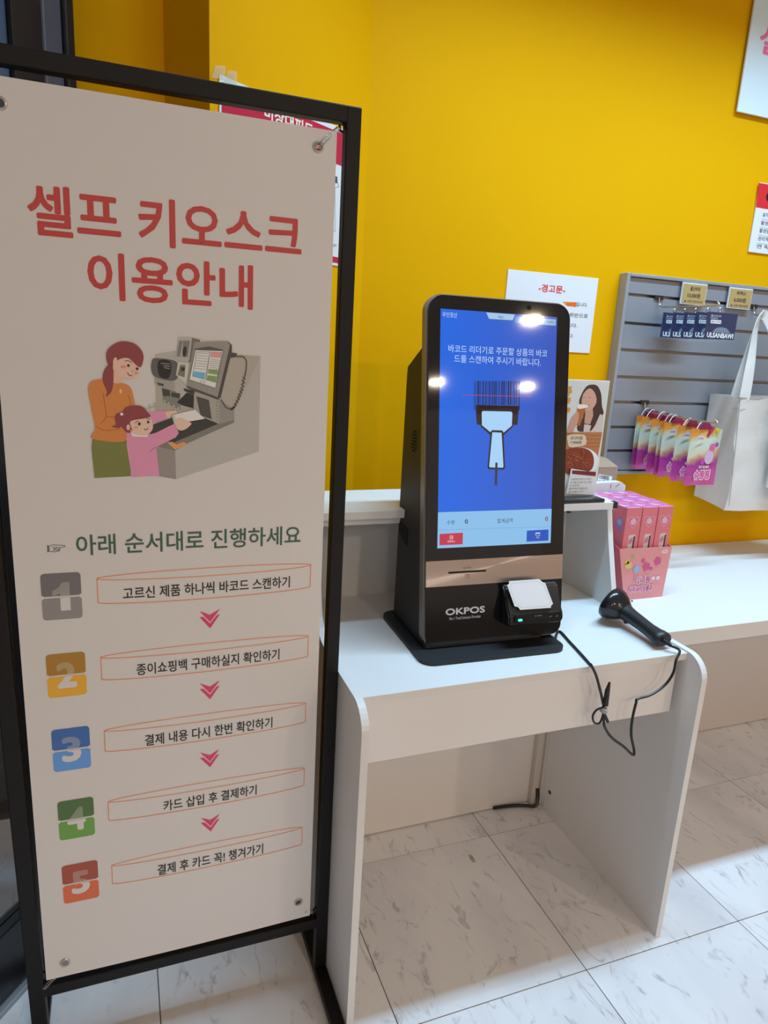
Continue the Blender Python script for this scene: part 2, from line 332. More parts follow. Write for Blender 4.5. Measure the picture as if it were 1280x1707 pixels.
('P','machine_illustration',(140,125,115),0,7,[(0.0885,1.2203),(0.088,1.2192),(0.0868,1.2186),(0.0857,1.2191),(0.0853,1.2203),(0.0857,1.2215),(0.0869,1.222),(0.088,1.2215)]),
('L','machine_illustration',(140,125,115),0,6,[(0.0869,1.2203),(0.0875,1.2099)],0.0012,0),
('P','mother_and_child_illustration',(96,88,44),0,6,[(-0.0414,1.1708),(0.0089,1.1709),(0.0121,1.1111),(-0.0409,1.1089),(-0.0433,1.1564)]),
('P','mother_and_child_illustration',(168,94,46),1,7,[(-0.0401,1.2571),(-0.0313,1.2606),(-0.0208,1.2616),(-0.0085,1.2561),(0.0066,1.2559),(0.0166,1.2495),(0.0211,1.2307),(0.0208,1.2198),(0.0076,1.2114),(0.0088,1.1688),(-0.0414,1.1708),(-0.037,1.1864),(-0.0398,1.208),(-0.0435,1.2359),(-0.0442,1.2478)]),
('L','mother_and_child_illustration',(130,66,36),1,8,[(-0.0235,1.2404),(-0.0217,1.2231),(-0.0205,1.2049),(-0.0285,1.1946)],0.0009,0),
('L','mother_and_child_illustration',(130,66,36),1,8,[(-0.0205,1.2049),(-0.0079,1.2044)],0.0009,0),
('L','mother_and_child_illustration',(130,66,36),1,8,[(-0.0356,1.1905),(-0.0239,1.1838),(-0.0009,1.186)],0.0009,0),
('L','mother_and_child_illustration',(130,66,36),1,8,[(0.0124,1.2386),(0.0147,1.2305),(0.015,1.2197)],0.0009,0),
('P','mother_and_child_illustration',(196,132,108),0,8,[(-0.0078,1.2766),(0.0045,1.2678),(0.0035,1.2571),(-0.0023,1.2556),(-0.0085,1.2567)]),
('P','mother_and_child_illustration',(186,134,116),1,9,[(-0.0009,1.2926),(0.0155,1.2949),(0.029,1.2819),(0.0287,1.2713),(0.0234,1.2651),(0.0157,1.2628),(0.0044,1.2658),(-0.0041,1.2728)]),
('P','mother_and_child_illustration',(112,44,46),1,10,[(0.0088,1.3193),(0.0237,1.3166),(0.0342,1.3066),(0.0364,1.2942),(0.0303,1.2813),(0.0142,1.2945),(-0.001,1.2906),(-0.0026,1.2807),(-0.0075,1.2831),(-0.0072,1.291),(-0.0071,1.2766),(-0.0138,1.2822),(-0.0169,1.2958),(-0.0134,1.307),(-0.0026,1.3159)]),
('P','mother_and_child_illustration',(112,44,46),1,10,[(-0.0074,1.2851),(-0.0072,1.274),(-0.0086,1.2541),(-0.0122,1.242),(-0.02,1.2354),(-0.0178,1.2432),(-0.0228,1.2576),(-0.0223,1.2695),(-0.0163,1.2815)]),
('P','mother_and_child_illustration',(186,134,116),1,11,[(-0.0065,1.2923),(-0.0021,1.2941),(-0.0019,1.2834),(-0.004,1.2767),(-0.0078,1.2766)]),
('P','mother_and_child_illustration',(50,26,26),0,12,[(0.0162,1.2835),(0.016,1.2826),(0.0154,1.2819),(0.0146,1.2814),(0.0137,1.2814),(0.0129,1.2818),(0.0124,1.2825),(0.0122,1.2834),(0.0124,1.2843),(0.013,1.2851),(0.0138,1.2855),(0.0147,1.2855),(0.0155,1.2852),(0.0161,1.2845)]),
('P','mother_and_child_illustration',(50,26,26),0,12,[(0.0287,1.2793),(0.0285,1.2783),(0.0279,1.2776),(0.0271,1.2771),(0.0261,1.2771),(0.0253,1.2775),(0.0248,1.2782),(0.0246,1.2791),(0.0248,1.28),(0.0254,1.2808),(0.0263,1.2812),(0.0272,1.2813),(0.028,1.2809),(0.0285,1.2802)]),
('P','mother_and_child_illustration',(190,100,88),0,11,[(0.0107,1.2804),(0.01,1.2793),(0.0083,1.2787),(0.0063,1.2787),(0.0044,1.2794),(0.0032,1.2805),(0.0029,1.2818),(0.0037,1.2828),(0.0053,1.2834),(0.0073,1.2834),(0.0092,1.2828),(0.0105,1.2817)]),
('P','mother_and_child_illustration',(190,100,88),0,11,[(0.0275,1.2728),(0.0272,1.2719),(0.0266,1.2711),(0.0256,1.2707),(0.0246,1.2706),(0.0237,1.271),(0.0231,1.2717),(0.0229,1.2727),(0.0231,1.2736),(0.0238,1.2744),(0.0247,1.2748),(0.0258,1.2748),(0.0267,1.2745),(0.0273,1.2737)]),
('P','mother_and_child_illustration',(190,110,96),0,11,[(0.0212,1.275),(0.021,1.2742),(0.0206,1.2735),(0.0199,1.2731),(0.0193,1.2731),(0.0187,1.2734),(0.0182,1.2741),(0.0181,1.2749),(0.0183,1.2757),(0.0187,1.2764),(0.0194,1.2767),(0.02,1.2768),(0.0206,1.2764),(0.0211,1.2758)]),
('L','mother_and_child_illustration',(90,30,30),1,12,[(0.0125,1.2727),(0.0153,1.2688),(0.0191,1.2685)],0.0011,0),
('L','mother_and_child_illustration',(70,36,34),1,12,[(0.0096,1.2897),(0.0141,1.2908),(0.0193,1.2879)],0.0009,0),
('P','mother_and_child_illustration',(200,150,90),0,9,[(0.0033,1.2441),(0.0031,1.2426),(0.0026,1.2414),(0.002,1.2407),(0.0013,1.2407),(0.0007,1.2413),(0.0003,1.2426),(0.0002,1.2441),(0.0004,1.2456),(0.0009,1.2468),(0.0015,1.2475),(0.0022,1.2475),(0.0028,1.2468),(0.0032,1.2456)]),
('P','mother_and_child_illustration',(176,104,124),0,9,[(0.0079,1.1799),(0.017,1.1813),(0.0404,1.1773),(0.0524,1.1808),(0.0726,1.1915),(0.0821,1.1958),(0.0866,1.1803),(0.0817,1.1732),(0.0518,1.1576),(0.0555,1.1111),(0.0134,1.1099),(0.0078,1.1577)]),
('P','mother_and_child_illustration',(176,104,124),0,9,[(0.0407,1.2126),(0.0678,1.2158),(0.0702,1.2033),(0.0475,1.1954),(0.0411,1.2037)]),
('P','mother_and_child_illustration',(188,137,119),0,9,[(0.0678,1.2144),(0.0825,1.2161),(0.0851,1.2126),(0.0757,1.2097),(0.0729,1.2041),(0.0676,1.2054)]),
('P','mother_and_child_illustration',(225,214,206),0,12,[(0.0772,1.2089),(0.112,1.218),(0.1273,1.2036),(0.0812,1.1948)]),
('P','mother_and_child_illustration',(150,140,132),0,13,[(0.0764,1.2074),(0.0808,1.209),(0.0834,1.1963),(0.0798,1.194)]),
('P','mother_and_child_illustration',(188,137,119),1,14,[(0.0806,1.1978),(0.0864,1.2046),(0.0943,1.2032),(0.1059,1.1965),(0.1051,1.1935),(0.097,1.1866),(0.0868,1.1851)]),
('L','mother_and_child_illustration',(140,74,94),1,11,[(0.0423,1.1498),(0.0478,1.1562),(0.0518,1.1576)],0.0009,0),
('P','mother_and_child_illustration',(225,205,196),0,10,[(0.0144,1.1806),(0.0405,1.1794),(0.039,1.1738),(0.0168,1.1744)]),
('P','mother_and_child_illustration',(188,137,119),1,11,[(0.0149,1.1992),(0.0412,1.2064),(0.0474,1.194),(0.0459,1.1843),(0.0378,1.1772),(0.0247,1.1772),(0.0144,1.1827)]),
('P','mother_and_child_illustration',(112,44,46),1,12,[(0.0183,1.2228),(0.0312,1.222),(0.04,1.2133),(0.0431,1.2051),(0.0162,1.1992),(0.0147,1.191),(0.0177,1.1834),(0.0145,1.1854),(0.0137,1.1806),(0.0079,1.1813),(0.0005,1.1895),(-0.0022,1.1874),(-0.0135,1.19),(-0.0071,1.1928),(-0.0082,1.203),(-0.0052,1.2099),(0.0026,1.2127),(0.0079,1.2196)]),
('P','mother_and_child_illustration',(188,137,119),0,13,[(0.0136,1.1889),(0.0133,1.1868),(0.0125,1.1852),(0.0114,1.1843),(0.0103,1.1843),(0.0093,1.1852),(0.0086,1.1868),(0.0084,1.1888),(0.0087,1.1909),(0.0095,1.1925),(0.0106,1.1934),(0.0117,1.1934),(0.0127,1.1925),(0.0134,1.1909)]),
('P','mother_and_child_illustration',(50,26,26),0,13,[(0.0296,1.1944),(0.0293,1.1933),(0.0287,1.1925),(0.0278,1.192),(0.0268,1.192),(0.0259,1.1924),(0.0254,1.1933),(0.0252,1.1944),(0.0254,1.1954),(0.0261,1.1963),(0.027,1.1968),(0.0279,1.1968),(0.0288,1.1963),(0.0294,1.1955)]),
('P','mother_and_child_illustration',(50,26,26),0,13,[(0.0426,1.1975),(0.0424,1.1965),(0.0418,1.1957),(0.041,1.1953),(0.0402,1.1953),(0.0394,1.1957),(0.0389,1.1965),(0.0387,1.1974),(0.0389,1.1984),(0.0395,1.1992),(0.0403,1.1996),(0.0412,1.1996),(0.0419,1.1992),(0.0425,1.1984)]),
('P','mother_and_child_illustration',(190,110,96),0,12,[(0.026,1.1886),(0.0256,1.1877),(0.0246,1.187),(0.0231,1.1867),(0.0215,1.1866),(0.0201,1.187),(0.0191,1.1877),(0.0188,1.1885),(0.0191,1.1894),(0.0202,1.19),(0.0216,1.1904),(0.0233,1.1904),(0.0247,1.1901),(0.0257,1.1894)]),
('L','mother_and_child_illustration',(90,30,30),1,13,[(0.0343,1.1867),(0.0373,1.1853),(0.0403,1.1877)],0.0011,0),
('L','mother_and_child_illustration',(70,36,34),1,13,[(0.0211,1.1958),(0.024,1.1982),(0.0266,1.1988)],0.0009,0),
('L','mother_and_child_illustration',(70,36,34),1,13,[(0.0384,1.202),(0.0411,1.2028),(0.0437,1.2012)],0.0009,0),
('P','mother_and_child_illustration',(220,200,150),0,13,[(0.0047,1.2093),(0.0034,1.2072),(0.0008,1.2071),(-0.0004,1.2093),(0.001,1.2114),(0.0035,1.2114)])],
'badges': [[-0.1272,0.8768,-0.0688,0.9557],[-0.1274,0.739,-0.0686,0.8172],[-0.1269,0.5996,-0.0681,0.68],[-0.1251,0.463,-0.0678,0.5412],[-0.1253,0.3296,-0.0665,0.4101]],
'ribbons': [[-0.0446,0.9012,0.3119,0.9423],[-0.0446,0.7635,0.3115,0.8033],[-0.0447,0.6269,0.3105,0.6658],[-0.0442,0.4875,0.3117,0.5249],[-0.0433,0.3522,0.3108,0.391]],
'chevrons': [[0.1334,0.8554],[0.1326,0.7182],[0.1317,0.5795],[0.132,0.4409]],
'grommets': [[-0.136,1.6218],[0.3031,1.6288],[-0.1301,0.2024],[0.3072,0.2134]],
'screen': [('T','screen_text#0',(196,222,255),'무인정산',2,[0.004,0.4658,0.0362,0.4759],0),
('P','screen_tab',(170,205,235),0,2,[(0.1008,0.4808),(0.1668,0.4809),(0.1619,0.4689),(0.1076,0.4685)]),
('T','screen_text#1',(30,40,70),'매장1',3,[0.1278,0.4705,0.1407,0.4763],0),
('P','screen_tab',(80,140,215),0,2,[(0.1665,0.4771),(0.1919,0.4774),(0.1918,0.4636),(0.1663,0.4642)]),
('P','screen_tab',(150,190,225),0,2,[(0.1914,0.477),(0.2651,0.4769),(0.265,0.4641),(0.1911,0.464)]),
('T','screen_text#2',(40,60,110),'중국어',3,[0.2228,0.4683,0.2323,0.4725],0),
('T','screen_text#3',(40,60,110),'English',3,[0.244,0.4685,0.2607,0.473],0),
('T','screen_text#4',(196,222,255),'바코드 리더기로 주문할 상품의 바코',2,[0.018,0.3976,0.2461,0.4129],0.0),
('T','screen_text#5',(196,222,255),'드를 스캔하여 주시기 바랍니다.',2,[0.0313,0.378,0.2317,0.3934],0.0),
('P','barcode_bars',(24,22,50),0,2,[(0.0766,0.3424),(0.0778,0.3425),(0.0785,0.2835),(0.0773,0.2835)]),
('P','barcode_bars',(24,22,50),0,2,[(0.0799,0.3425),(0.0811,0.3426),(0.0818,0.2836),(0.0806,0.2836)]),
('P','barcode_bars',(24,22,50),0,2,[(0.0841,0.3427),(0.0871,0.3428),(0.0879,0.2837),(0.0848,0.2837)]),
('P','barcode_bars',(24,22,50),0,2,[(0.0888,0.3428),(0.09,0.3429),(0.0905,0.2939),(0.0893,0.2939)]),
('P','barcode_bars',(24,22,50),0,2,[(0.0911,0.3429),(0.0923,0.3429),(0.0929,0.2939),(0.0917,0.2939)]),
('P','barcode_bars',(24,22,50),0,2,[(0.0954,0.343),(0.0975,0.3431),(0.0981,0.294),(0.0959,0.294)]),
('P','barcode_bars',(24,22,50),0,2,[(0.0987,0.3432),(0.0998,0.3432),(0.1004,0.2941),(0.0993,0.2941)]),
('P','barcode_bars',(24,22,50),0,2,[(0.102,0.3433),(0.1041,0.3433),(0.1047,0.2942),(0.1026,0.2941)]),
('P','barcode_bars',(24,22,50),0,2,[(0.1057,0.3434),(0.1069,0.3434),(0.1075,0.2943),(0.1064,0.2942)]),
('P','barcode_bars',(24,22,50),0,2,[(0.1091,0.3435),(0.1102,0.3435),(0.1109,0.2943),(0.1097,0.2943)]),
('P','barcode_bars',(24,22,50),0,2,[(0.1114,0.3436),(0.1136,0.3437),(0.1142,0.2944),(0.1121,0.2944)]),
('P','barcode_bars',(24,22,50),0,2,[(0.1157,0.3437),(0.1169,0.3438),(0.1175,0.2945),(0.1163,0.2945)]),
('P','barcode_bars',(24,22,50),0,2,[(0.1185,0.3438),(0.1207,0.3439),(0.1214,0.2946),(0.1192,0.2945)]),
('P','barcode_bars',(24,22,50),0,2,[(0.1228,0.344),(0.125,0.344),(0.1257,0.2947),(0.1235,0.2946)]),
('P','barcode_bars',(24,22,50),0,2,[(0.1262,0.3441),(0.1283,0.3441),(0.129,0.2947),(0.1269,0.2947)]),
('P','barcode_bars',(24,22,50),0,2,[(0.1314,0.3443),(0.1326,0.3443),(0.1333,0.2948),(0.1321,0.2948)]),
('P','barcode_bars',(24,22,50),0,2,[(0.1343,0.3443),(0.1355,0.3444),(0.1362,0.2949),(0.135,0.2949)]),
('P','barcode_bars',(24,22,50),0,2,[(0.1386,0.3445),(0.1408,0.3446),(0.1415,0.295),(0.1393,0.295)]),
('P','barcode_bars',(24,22,50),0,2,[(0.142,0.3446),(0.1441,0.3447),(0.1449,0.2951),(0.1427,0.295)]),
('P','barcode_bars',(24,22,50),0,2,[(0.1453,0.3447),(0.1475,0.3448),(0.1483,0.2952),(0.1461,0.2951)]),
('P','barcode_bars',(24,22,50),0,2,[(0.1497,0.3449),(0.1509,0.3449),(0.1517,0.2953),(0.1505,0.2952)]),
('P','barcode_bars',(24,22,50),0,2,[(0.154,0.345),(0.1572,0.3451),(0.158,0.2954),(0.1548,0.2953)]),
('P','barcode_bars',(24,22,50),0,2,[(0.1593,0.3452),(0.1625,0.3453),(0.1633,0.2955),(0.1602,0.2954)]),
('P','barcode_bars',(24,22,50),0,2,[(0.1656,0.3454),(0.1669,0.3454),(0.1677,0.2956),(0.1665,0.2956)]),
('P','barcode_bars',(24,22,50),0,2,[(0.1686,0.3455),(0.1707,0.3456),(0.1716,0.2957),(0.1694,0.2956)]),
('P','barcode_bars',(24,22,50),0,2,[(0.1729,0.3456),(0.1742,0.3457),(0.175,0.2958),(0.1738,0.2957)]),
('P','barcode_bars',(24,22,50),0,2,[(0.1754,0.3457),(0.1766,0.3458),(0.1775,0.2958),(0.1763,0.2958)]),
('P','barcode_bars',(24,22,50),0,2,[(0.1798,0.3459),(0.182,0.3459),(0.1832,0.2857),(0.181,0.2856)]),
('L','scan_line',(190,70,90),0,3,[(0.0521,0.3134),(0.2103,0.3142)],0.0012,0),
('P','scanner_drawing',(44,28,26),0,3,[(0.0851,0.2938),(0.1792,0.2942),(0.1809,0.2873),(0.1787,0.2776),(0.1768,0.2759),(0.1658,0.2757),(0.1655,0.287),(0.0947,0.2856),(0.0926,0.275),(0.0855,0.2748),(0.0835,0.279)]),
('P','scanner_drawing',(44,28,26),0,3,[(0.0799,0.294),(0.1817,0.2942),(0.1789,0.2545),(0.1671,0.2544),(0.1664,0.2812),(0.0948,0.2819),(0.0944,0.2534),(0.0871,0.2533),(0.084,0.2564)]),
('P','scanner_drawing',(44,28,26),0,3,[(0.0924,0.2836),(0.1688,0.2834),(0.1686,0.2512),(0.1462,0.232),(0.1149,0.2331),(0.0931,0.2502)]),
('P','scanner_drawing',(170,215,255),0,4,[(0.0976,0.282),(0.1632,0.282),(0.1664,0.2791),(0.1657,0.2529),(0.1449,0.2367),(0.1172,0.2378),(0.0959,0.2528),(0.0948,0.279)]),
('P','scanner_drawing',(44,28,26),0,5,[(0.1194,0.2431),(0.1431,0.2427),(0.1461,0.2391),(0.1518,0.1647),(0.1485,0.1608),(0.1136,0.162),(0.1107,0.165),(0.1162,0.2395)]),
('P','scanner_drawing',(170,215,255),0,6,[(0.12,0.2386),(0.1417,0.238),(0.1479,0.1673),(0.1465,0.1648),(0.1155,0.1658),(0.1144,0.1684)]),
('P','scanner_drawing',(60,50,56),0,7,[(0.1285,0.1757),(0.1338,0.1756),(0.1337,0.128),(0.1284,0.1281)]),
('P','screen_footer',(140,195,240),0,2,[(-0.0001,0.0746),(0.2681,0.0749),(0.268,0.0002),(-0.0006,-0.0)]),
('L','screen_footer',(110,150,190),0,3,[(-0.0002,0.038),(0.2681,0.036)],0.0006,0),
('T','screen_text#6',(30,36,60),'수량',3,[0.0199,0.0486,0.0376,0.0572],0),
('T','screen_text#7',(30,36,60),'0',3,[0.0606,0.0491,0.0681,0.0582],0.03),
('T','screen_text#8',(30,36,60),'합계금액',3,[0.1365,0.0477,0.173,0.0572],0),
('T','screen_text#9',(140,60,60),'0',3,[0.2525,0.0486,0.26,0.0585],0.03),
('P','red_button',(196,52,76),0,3,[(0.004,0.0298),(0.0568,0.0304),(0.0567,0.0061),(0.0039,0.0062)]),
('T','button_text#1',(255,235,240),'전체취소',4,[0.0219,0.0111,0.0387,0.0154],0),
('L','cancel_icon',(255,235,240),0,4,[(0.0273,0.025),(0.0338,0.025),(0.0339,0.0183),(0.0272,0.0183)],0.0006,1),
('L','cancel_icon',(255,235,240),0,4,[(0.0287,0.0228),(0.0325,0.0201)],0.0006,0),
('L','cancel_icon',(255,235,240),0,4,[(0.0325,0.0227),(0.0288,0.0202)],0.0006,0),
('P','blue_button',(24,84,190),0,3,[(0.2082,0.0292),(0.2618,0.0299),(0.2621,0.0054),(0.2079,0.0052)]),
('P','card_icon',(225,240,255),0,4,[(0.2297,0.0239),(0.2404,0.0239),(0.2405,0.0217),(0.2297,0.0216)]),
('L','card_icon',(225,240,255),0,4,[(0.2299,0.0234),(0.2402,0.0235),(0.2403,0.0176),(0.2301,0.0176)],0.0006,1),
('T','button_text#2',(225,240,255),'카드',4,[0.2315,0.011,0.2397,0.0156],0)],
'kfront': [('T','logo_text',(200,198,200),'OKPOS',2,[0.0197,-0.1428,0.1112,-0.1282],0.05),
('T','logo_text',(200,198,200),'No.1 Total Solution Provider',2,[0.029,-0.1529,0.1021,-0.1471],0),
('T','slot_text',(60,54,54),'RECEIPT',2,[0.0585,-0.0456,0.078,-0.0424],0),
('L','slot_text',(60,54,54),0,2,[(0.0642,-0.0596),(0.0723,-0.0596),(0.0722,-0.0661),(0.0646,-0.0661)],0.0005,1),
('L','slot_text',(60,54,54),0,2,[(0.062,-0.0585),(0.0745,-0.0584)],0.0007,0),
('L','slot_text',(60,54,54),0,2,[(0.0664,-0.0622),(0.0707,-0.0622)],0.0006,0)],
'notice': [('T','notice_title',(190,40,50),'-경고문-',1,[1.1212,1.4992,1.2108,1.521],0.03),
('P','highlight',(235,130,40),0,1,[(1.2051,1.4778),(1.2533,1.4796),(1.2552,1.4666),(1.2211,1.4669)]),
('T','notice_text',(200,50,30),'녹화중',2,[1.2204,1.4662,1.2527,1.4784],0.02),
('T','notice_text',(28,26,27),'입니다.',1,[1.2535,1.4683,1.2925,1.4798],0.01),
('T','notice_text',(28,26,27),'무단 점유는 형법 위반으로',1,[1.1047,1.4368,1.2988,1.4493],0.01),
('T','notice_text',(28,26,27),'신고 조치 대상입니다.',1,[1.1172,1.4083,1.265,1.4194],0.01),
('T','notice_text',(28,26,27),'협조 부탁드립니다.',1,[1.1301,1.3788,1.2572,1.3902],0.01)],
'notice_sheet': [[1.0177,1.549],[1.3206,1.5528],[1.3219,1.3374]],
'cctv': [('P','red_header',(190,36,50),0,1,[(1.866,1.8748),(2.0309,1.8756),(2.0438,1.8041),(1.8711,1.8054)]),
('P','camera_icon',(24,20,22),0,2,[(1.9501,1.8436),(1.95,1.837),(1.9464,1.831),(1.9398,1.8266),(1.9314,1.8243),(1.9223,1.8246),(1.9139,1.8273),(1.9076,1.8321),(1.9043,1.8382),(1.9044,1.8447),(1.908,1.8506),(1.9144,1.8551),(1.9228,1.8574),(1.9319,1.8571),(1.9403,1.8544),(1.9467,1.8497)]),
('T','sign_text',(40,40,46),'설치목적 범죄예방',1,[1.9029,1.7819,2.0136,1.7942],0.01),
('L','sign_rule',(90,90,96),0,1,[(1.9021,1.7747),(2.0335,1.7721)],0.0008,0),
('T','sign_text',(40,40,46),'촬영시간 24시간',1,[1.9024,1.7578,2.02,1.7702],0.01),
('L','sign_rule',(90,90,96),0,1,[(1.9017,1.7506),(2.0333,1.7474)],0.0008,0),
('T','sign_text',(40,40,46),'촬영범위 매장내부',1,[1.9016,1.735,2.0261,1.7474],0.01),
('L','sign_rule',(90,90,96),0,1,[(1.9008,1.7277),(2.0328,1.7241)],0.0008,0),
('T','sign_text',(40,40,46),'관리책임자',1,[1.9009,1.7116,1.9795,1.7241],0.01),
('L','sign_rule',(90,90,96),0,1,[(1.9001,1.7043),(2.0324,1.7001)],0.0008,0),
('T','sign_text',(40,40,46),'연 락 처',1,[1.9013,1.6886,1.9854,1.7012],0.01)],
'hang': [('T','sign_text',(235,120,180),'셀프계산대',1,[1.7669,2.2094,2.3067,2.2852],0.03)],
'evac': [('T','sign_title',(235,225,228),'비상대피도',1,[-0.3519,1.7732,-0.2023,1.8003],0.03),
('L','floor_plan',(110,120,130),0,1,[(-0.2557,1.6887),(-0.123,1.7117),(-0.1073,1.6905),(-0.1214,1.6849),(-0.1159,1.5897),(-0.2518,1.5752)],0.001,0),
('P','floor_plan',(70,75,80),0,1,[(-0.1229,1.7103),(-0.1143,1.7106),(-0.1135,1.6965),(-0.1221,1.6962)]),
('T','sign_text',(60,60,66),'소화기',1,[-0.1214,1.554,-0.1092,1.5614],0)],
'evac_sheet': [[-0.4705,1.8202],[-0.1285,1.512],[-0.1315,1.7368]],
'poster': [('P','poster_photo',(205,198,192),0,1,[(0.96,1.2711),(1.1196,1.2747),(1.1348,1.1502),(0.9765,1.1483)]),
('P','poster_photo',(176,110,66),0,2,[(0.9763,1.1499),(1.1183,1.1495),(1.1141,1.0876),(0.9842,1.0906)]),
('L','poster_photo',(140,80,46),0,3,[(1.0653,1.1425),(1.1182,1.1423)],0.0008,0),
('L','poster_photo',(140,80,46),0,3,[(1.0667,1.1332),(1.1177,1.1328)],0.0008,0),
('L','poster_photo',(140,80,46),0,3,[(1.0681,1.1237),(1.1171,1.1233)],0.0008,0),
('L','poster_photo',(140,80,46),0,3,[(1.0695,1.1143),(1.1166,1.1138)],0.0008,0),
('T','poster_lettering',(206,140,40),'주',3,[0.9985,1.2368,1.0149,1.2592],0.05),
('T','poster_lettering',(206,140,40),'문',3,[1.0017,1.2193,1.0142,1.2334],0.05),
('P','poster_lettering',(206,140,40),1,3,[(1.0044,1.2075),(1.0114,1.2093),(1.0155,1.2073),(1.0154,1.2012),(1.0106,1.1979),(1.0055,1.1995)]),
('P','woman_photo',(66,44,38),1,3,[(1.0714,1.2656),(1.0867,1.262),(1.0995,1.2441),(1.1066,1.2155),(1.1142,1.196),(1.0992,1.1823),(1.0899,1.1614),(1.0799,1.153),(1.0705,1.1737),(1.0637,1.1529),(1.0464,1.1528),(1.0421,1.1652),(1.0557,1.19),(1.0389,1.2203),(1.043,1.2426),(1.0549,1.2611)]),
('P','woman_photo',(200,180,172),0,4,[(1.0612,1.1695),(1.0765,1.1676),(1.0868,1.1656),(1.1048,1.1948),(1.1155,1.1909),(1.1168,1.1508),(1.0615,1.1508)]),
('P','woman_photo',(66,44,38),1,5,[(1.0934,1.2194),(1.1072,1.2114),(1.0992,1.1823),(1.0899,1.1614),(1.0799,1.153),(1.0855,1.1822),(1.0829,1.2069)]),
('P','woman_photo',(192,142,120),0,5,[(1.057,1.2146),(1.0798,1.2109),(1.0842,1.1904),(1.0786,1.1697),(1.0609,1.1716),(1.06,1.1942)]),
('P','woman_photo',(200,150,128),1,6,[(1.063,1.2563),(1.0791,1.2476),(1.0881,1.2295),(1.0863,1.2172),(1.0758,1.2047),(1.0588,1.2024),(1.0469,1.2164),(1.0448,1.2306),(1.0488,1.2448)]),
('P','woman_photo',(120,50,46),0,7,[(1.0597,1.2163),(1.0689,1.2173),(1.0672,1.2123),(1.0619,1.211)]),
('L','woman_photo',(90,60,50),0,7,[(1.0625,1.235),(1.07,1.2342)],0.0007,0),
('L','woman_photo',(90,60,50),0,7,[(1.0471,1.2347),(1.0528,1.2338)],0.0007,0),
('P','woman_photo',(176,92,50),0,7,[(1.0365,1.2122),(1.0604,1.2116),(1.0483,1.1652),(1.0317,1.1692)]),
('P','woman_photo',(228,214,200),1,8,[(1.0357,1.2172),(1.0654,1.2158),(1.0607,1.2095),(1.0372,1.2071)]),
('P','woman_photo',(192,142,120),1,8,[(1.0221,1.1855),(1.037,1.2),(1.0422,1.1898),(1.0409,1.1734),(1.0351,1.1631),(1.0296,1.1502),(1.0125,1.1501),(1.0171,1.1691)]),
('P','price_bubble',(208,186,160),1,5,[(1.0184,1.1424),(1.0626,1.1436),(1.072,1.1342),(1.0725,1.1195),(1.052,1.1143),(1.0275,1.1133),(1.0199,1.1237)]),
('T','price_text',(60,36,30),'오다리찜',6,[1.0263,1.1316,1.0606,1.14],0.01),
('T','price_text',(60,36,30),'7,900원',6,[1.0278,1.1206,1.0591,1.1289],0.01),
('P','food_photo',(222,218,218),1,3,[(1.1196,1.0768),(1.1189,1.0668),(1.1138,1.0577),(1.1047,1.0502),(1.0924,1.0449),(1.0779,1.0423),(1.0624,1.0425),(1.0473,1.0456),(1.0336,1.0512),(1.0226,1.0589),(1.0151,1.068),(1.0116,1.0778),(1.0124,1.0876),(1.0174,1.0965),(1.0262,1.1039),(1.0381,1.1091),(1.0523,1.1119),(1.0675,1.1118),(1.0827,1.109),(1.0965,1.1036),(1.1079,1.096),(1.1158,1.0868)]),
('P','food_photo',(130,52,34),1,4,[(1.0164,1.105),(1.0426,1.1112),(1.0726,1.1101),(1.0946,1.0984),(1.1042,1.077),(1.0986,1.0556),(1.0647,1.0454),(1.0243,1.0481),(1.0153,1.0778)]),
('L','food_photo',(170,80,40),1,5,[(1.0595,1.0644),(1.0569,1.0676),(1.0498,1.0742)],0.0012,0),
('L','food_photo',(190,104,54),1,5,[(1.0702,1.0828),(1.066,1.084),(1.0572,1.0887)],0.0012,0),
('L','food_photo',(170,80,40),1,5,[(1.0778,1.0767),(1.0869,1.0724),(1.0914,1.0715)],0.0012,0),
('L','food_photo',(190,104,54),1,5,[(1.0576,1.0781),(1.0531,1.0788),(1.0441,1.083)],0.0012,0),
('L','food_photo',(150,60,36),1,5,[(1.0314,1.0956),(1.0404,1.0916),(1.0449,1.0911)],0.0012,0),
('L','food_photo',(190,104,54),1,5,[(1.0842,1.0723),(1.0795,1.0727),(1.0703,1.0766)],0.0012,0),
('L','food_photo',(100,36,28),1,5,[(1.052,1.0728),(1.06,1.067),(1.0635,1.0646)],0.0012,0),
('L','food_photo',(190,104,54),1,5,[(1.024,1.0903),(1.0322,1.085),(1.036,1.0831)],0.0012,0),
('L','food_photo',(170,80,40),1,5,[(1.0358,1.0669),(1.0448,1.0628),(1.0494,1.0622)],0.0012,0),
('L','food_photo',(100,36,28),1,5,[(1.0456,1.09),(1.0408,1.0895),(1.0317,1.0924)],0.0012,0),
('L','food_photo',(190,104,54),1,5,[(1.0294,1.0778),(1.0278,1.0716),(1.0217,1.0688)],0.0012,0),
('L','food_photo',(100,36,28),1,5,[(1.0641,1.1056),(1.0675,1.098),(1.0664,1.0938)],0.0012,0),
('L','food_photo',(100,36,28),1,5,[(1.0265,1.0768),(1.027,1.0809),(1.0231,1.0885)],0.0012,0),
('L','food_photo',(190,104,54),1,5,[(1.0583,1.0826),(1.0535,1.0813),(1.0443,1.0835)],0.0012,0),
('L','food_photo',(170,80,40),1,5,[(1.0658,1.0891),(1.0612,1.0871),(1.052,1.0884)],0.0012,0),
('L','food_photo',(100,36,28),1,5,[(1.0766,1.078),(1.072,1.0784),(1.0628,1.0823)],0.0012,0),
('L','food_photo',(150,60,36),1,5,[(1.0568,1.0654),(1.0521,1.0636),(1.0429,1.0653)],0.0012,0),
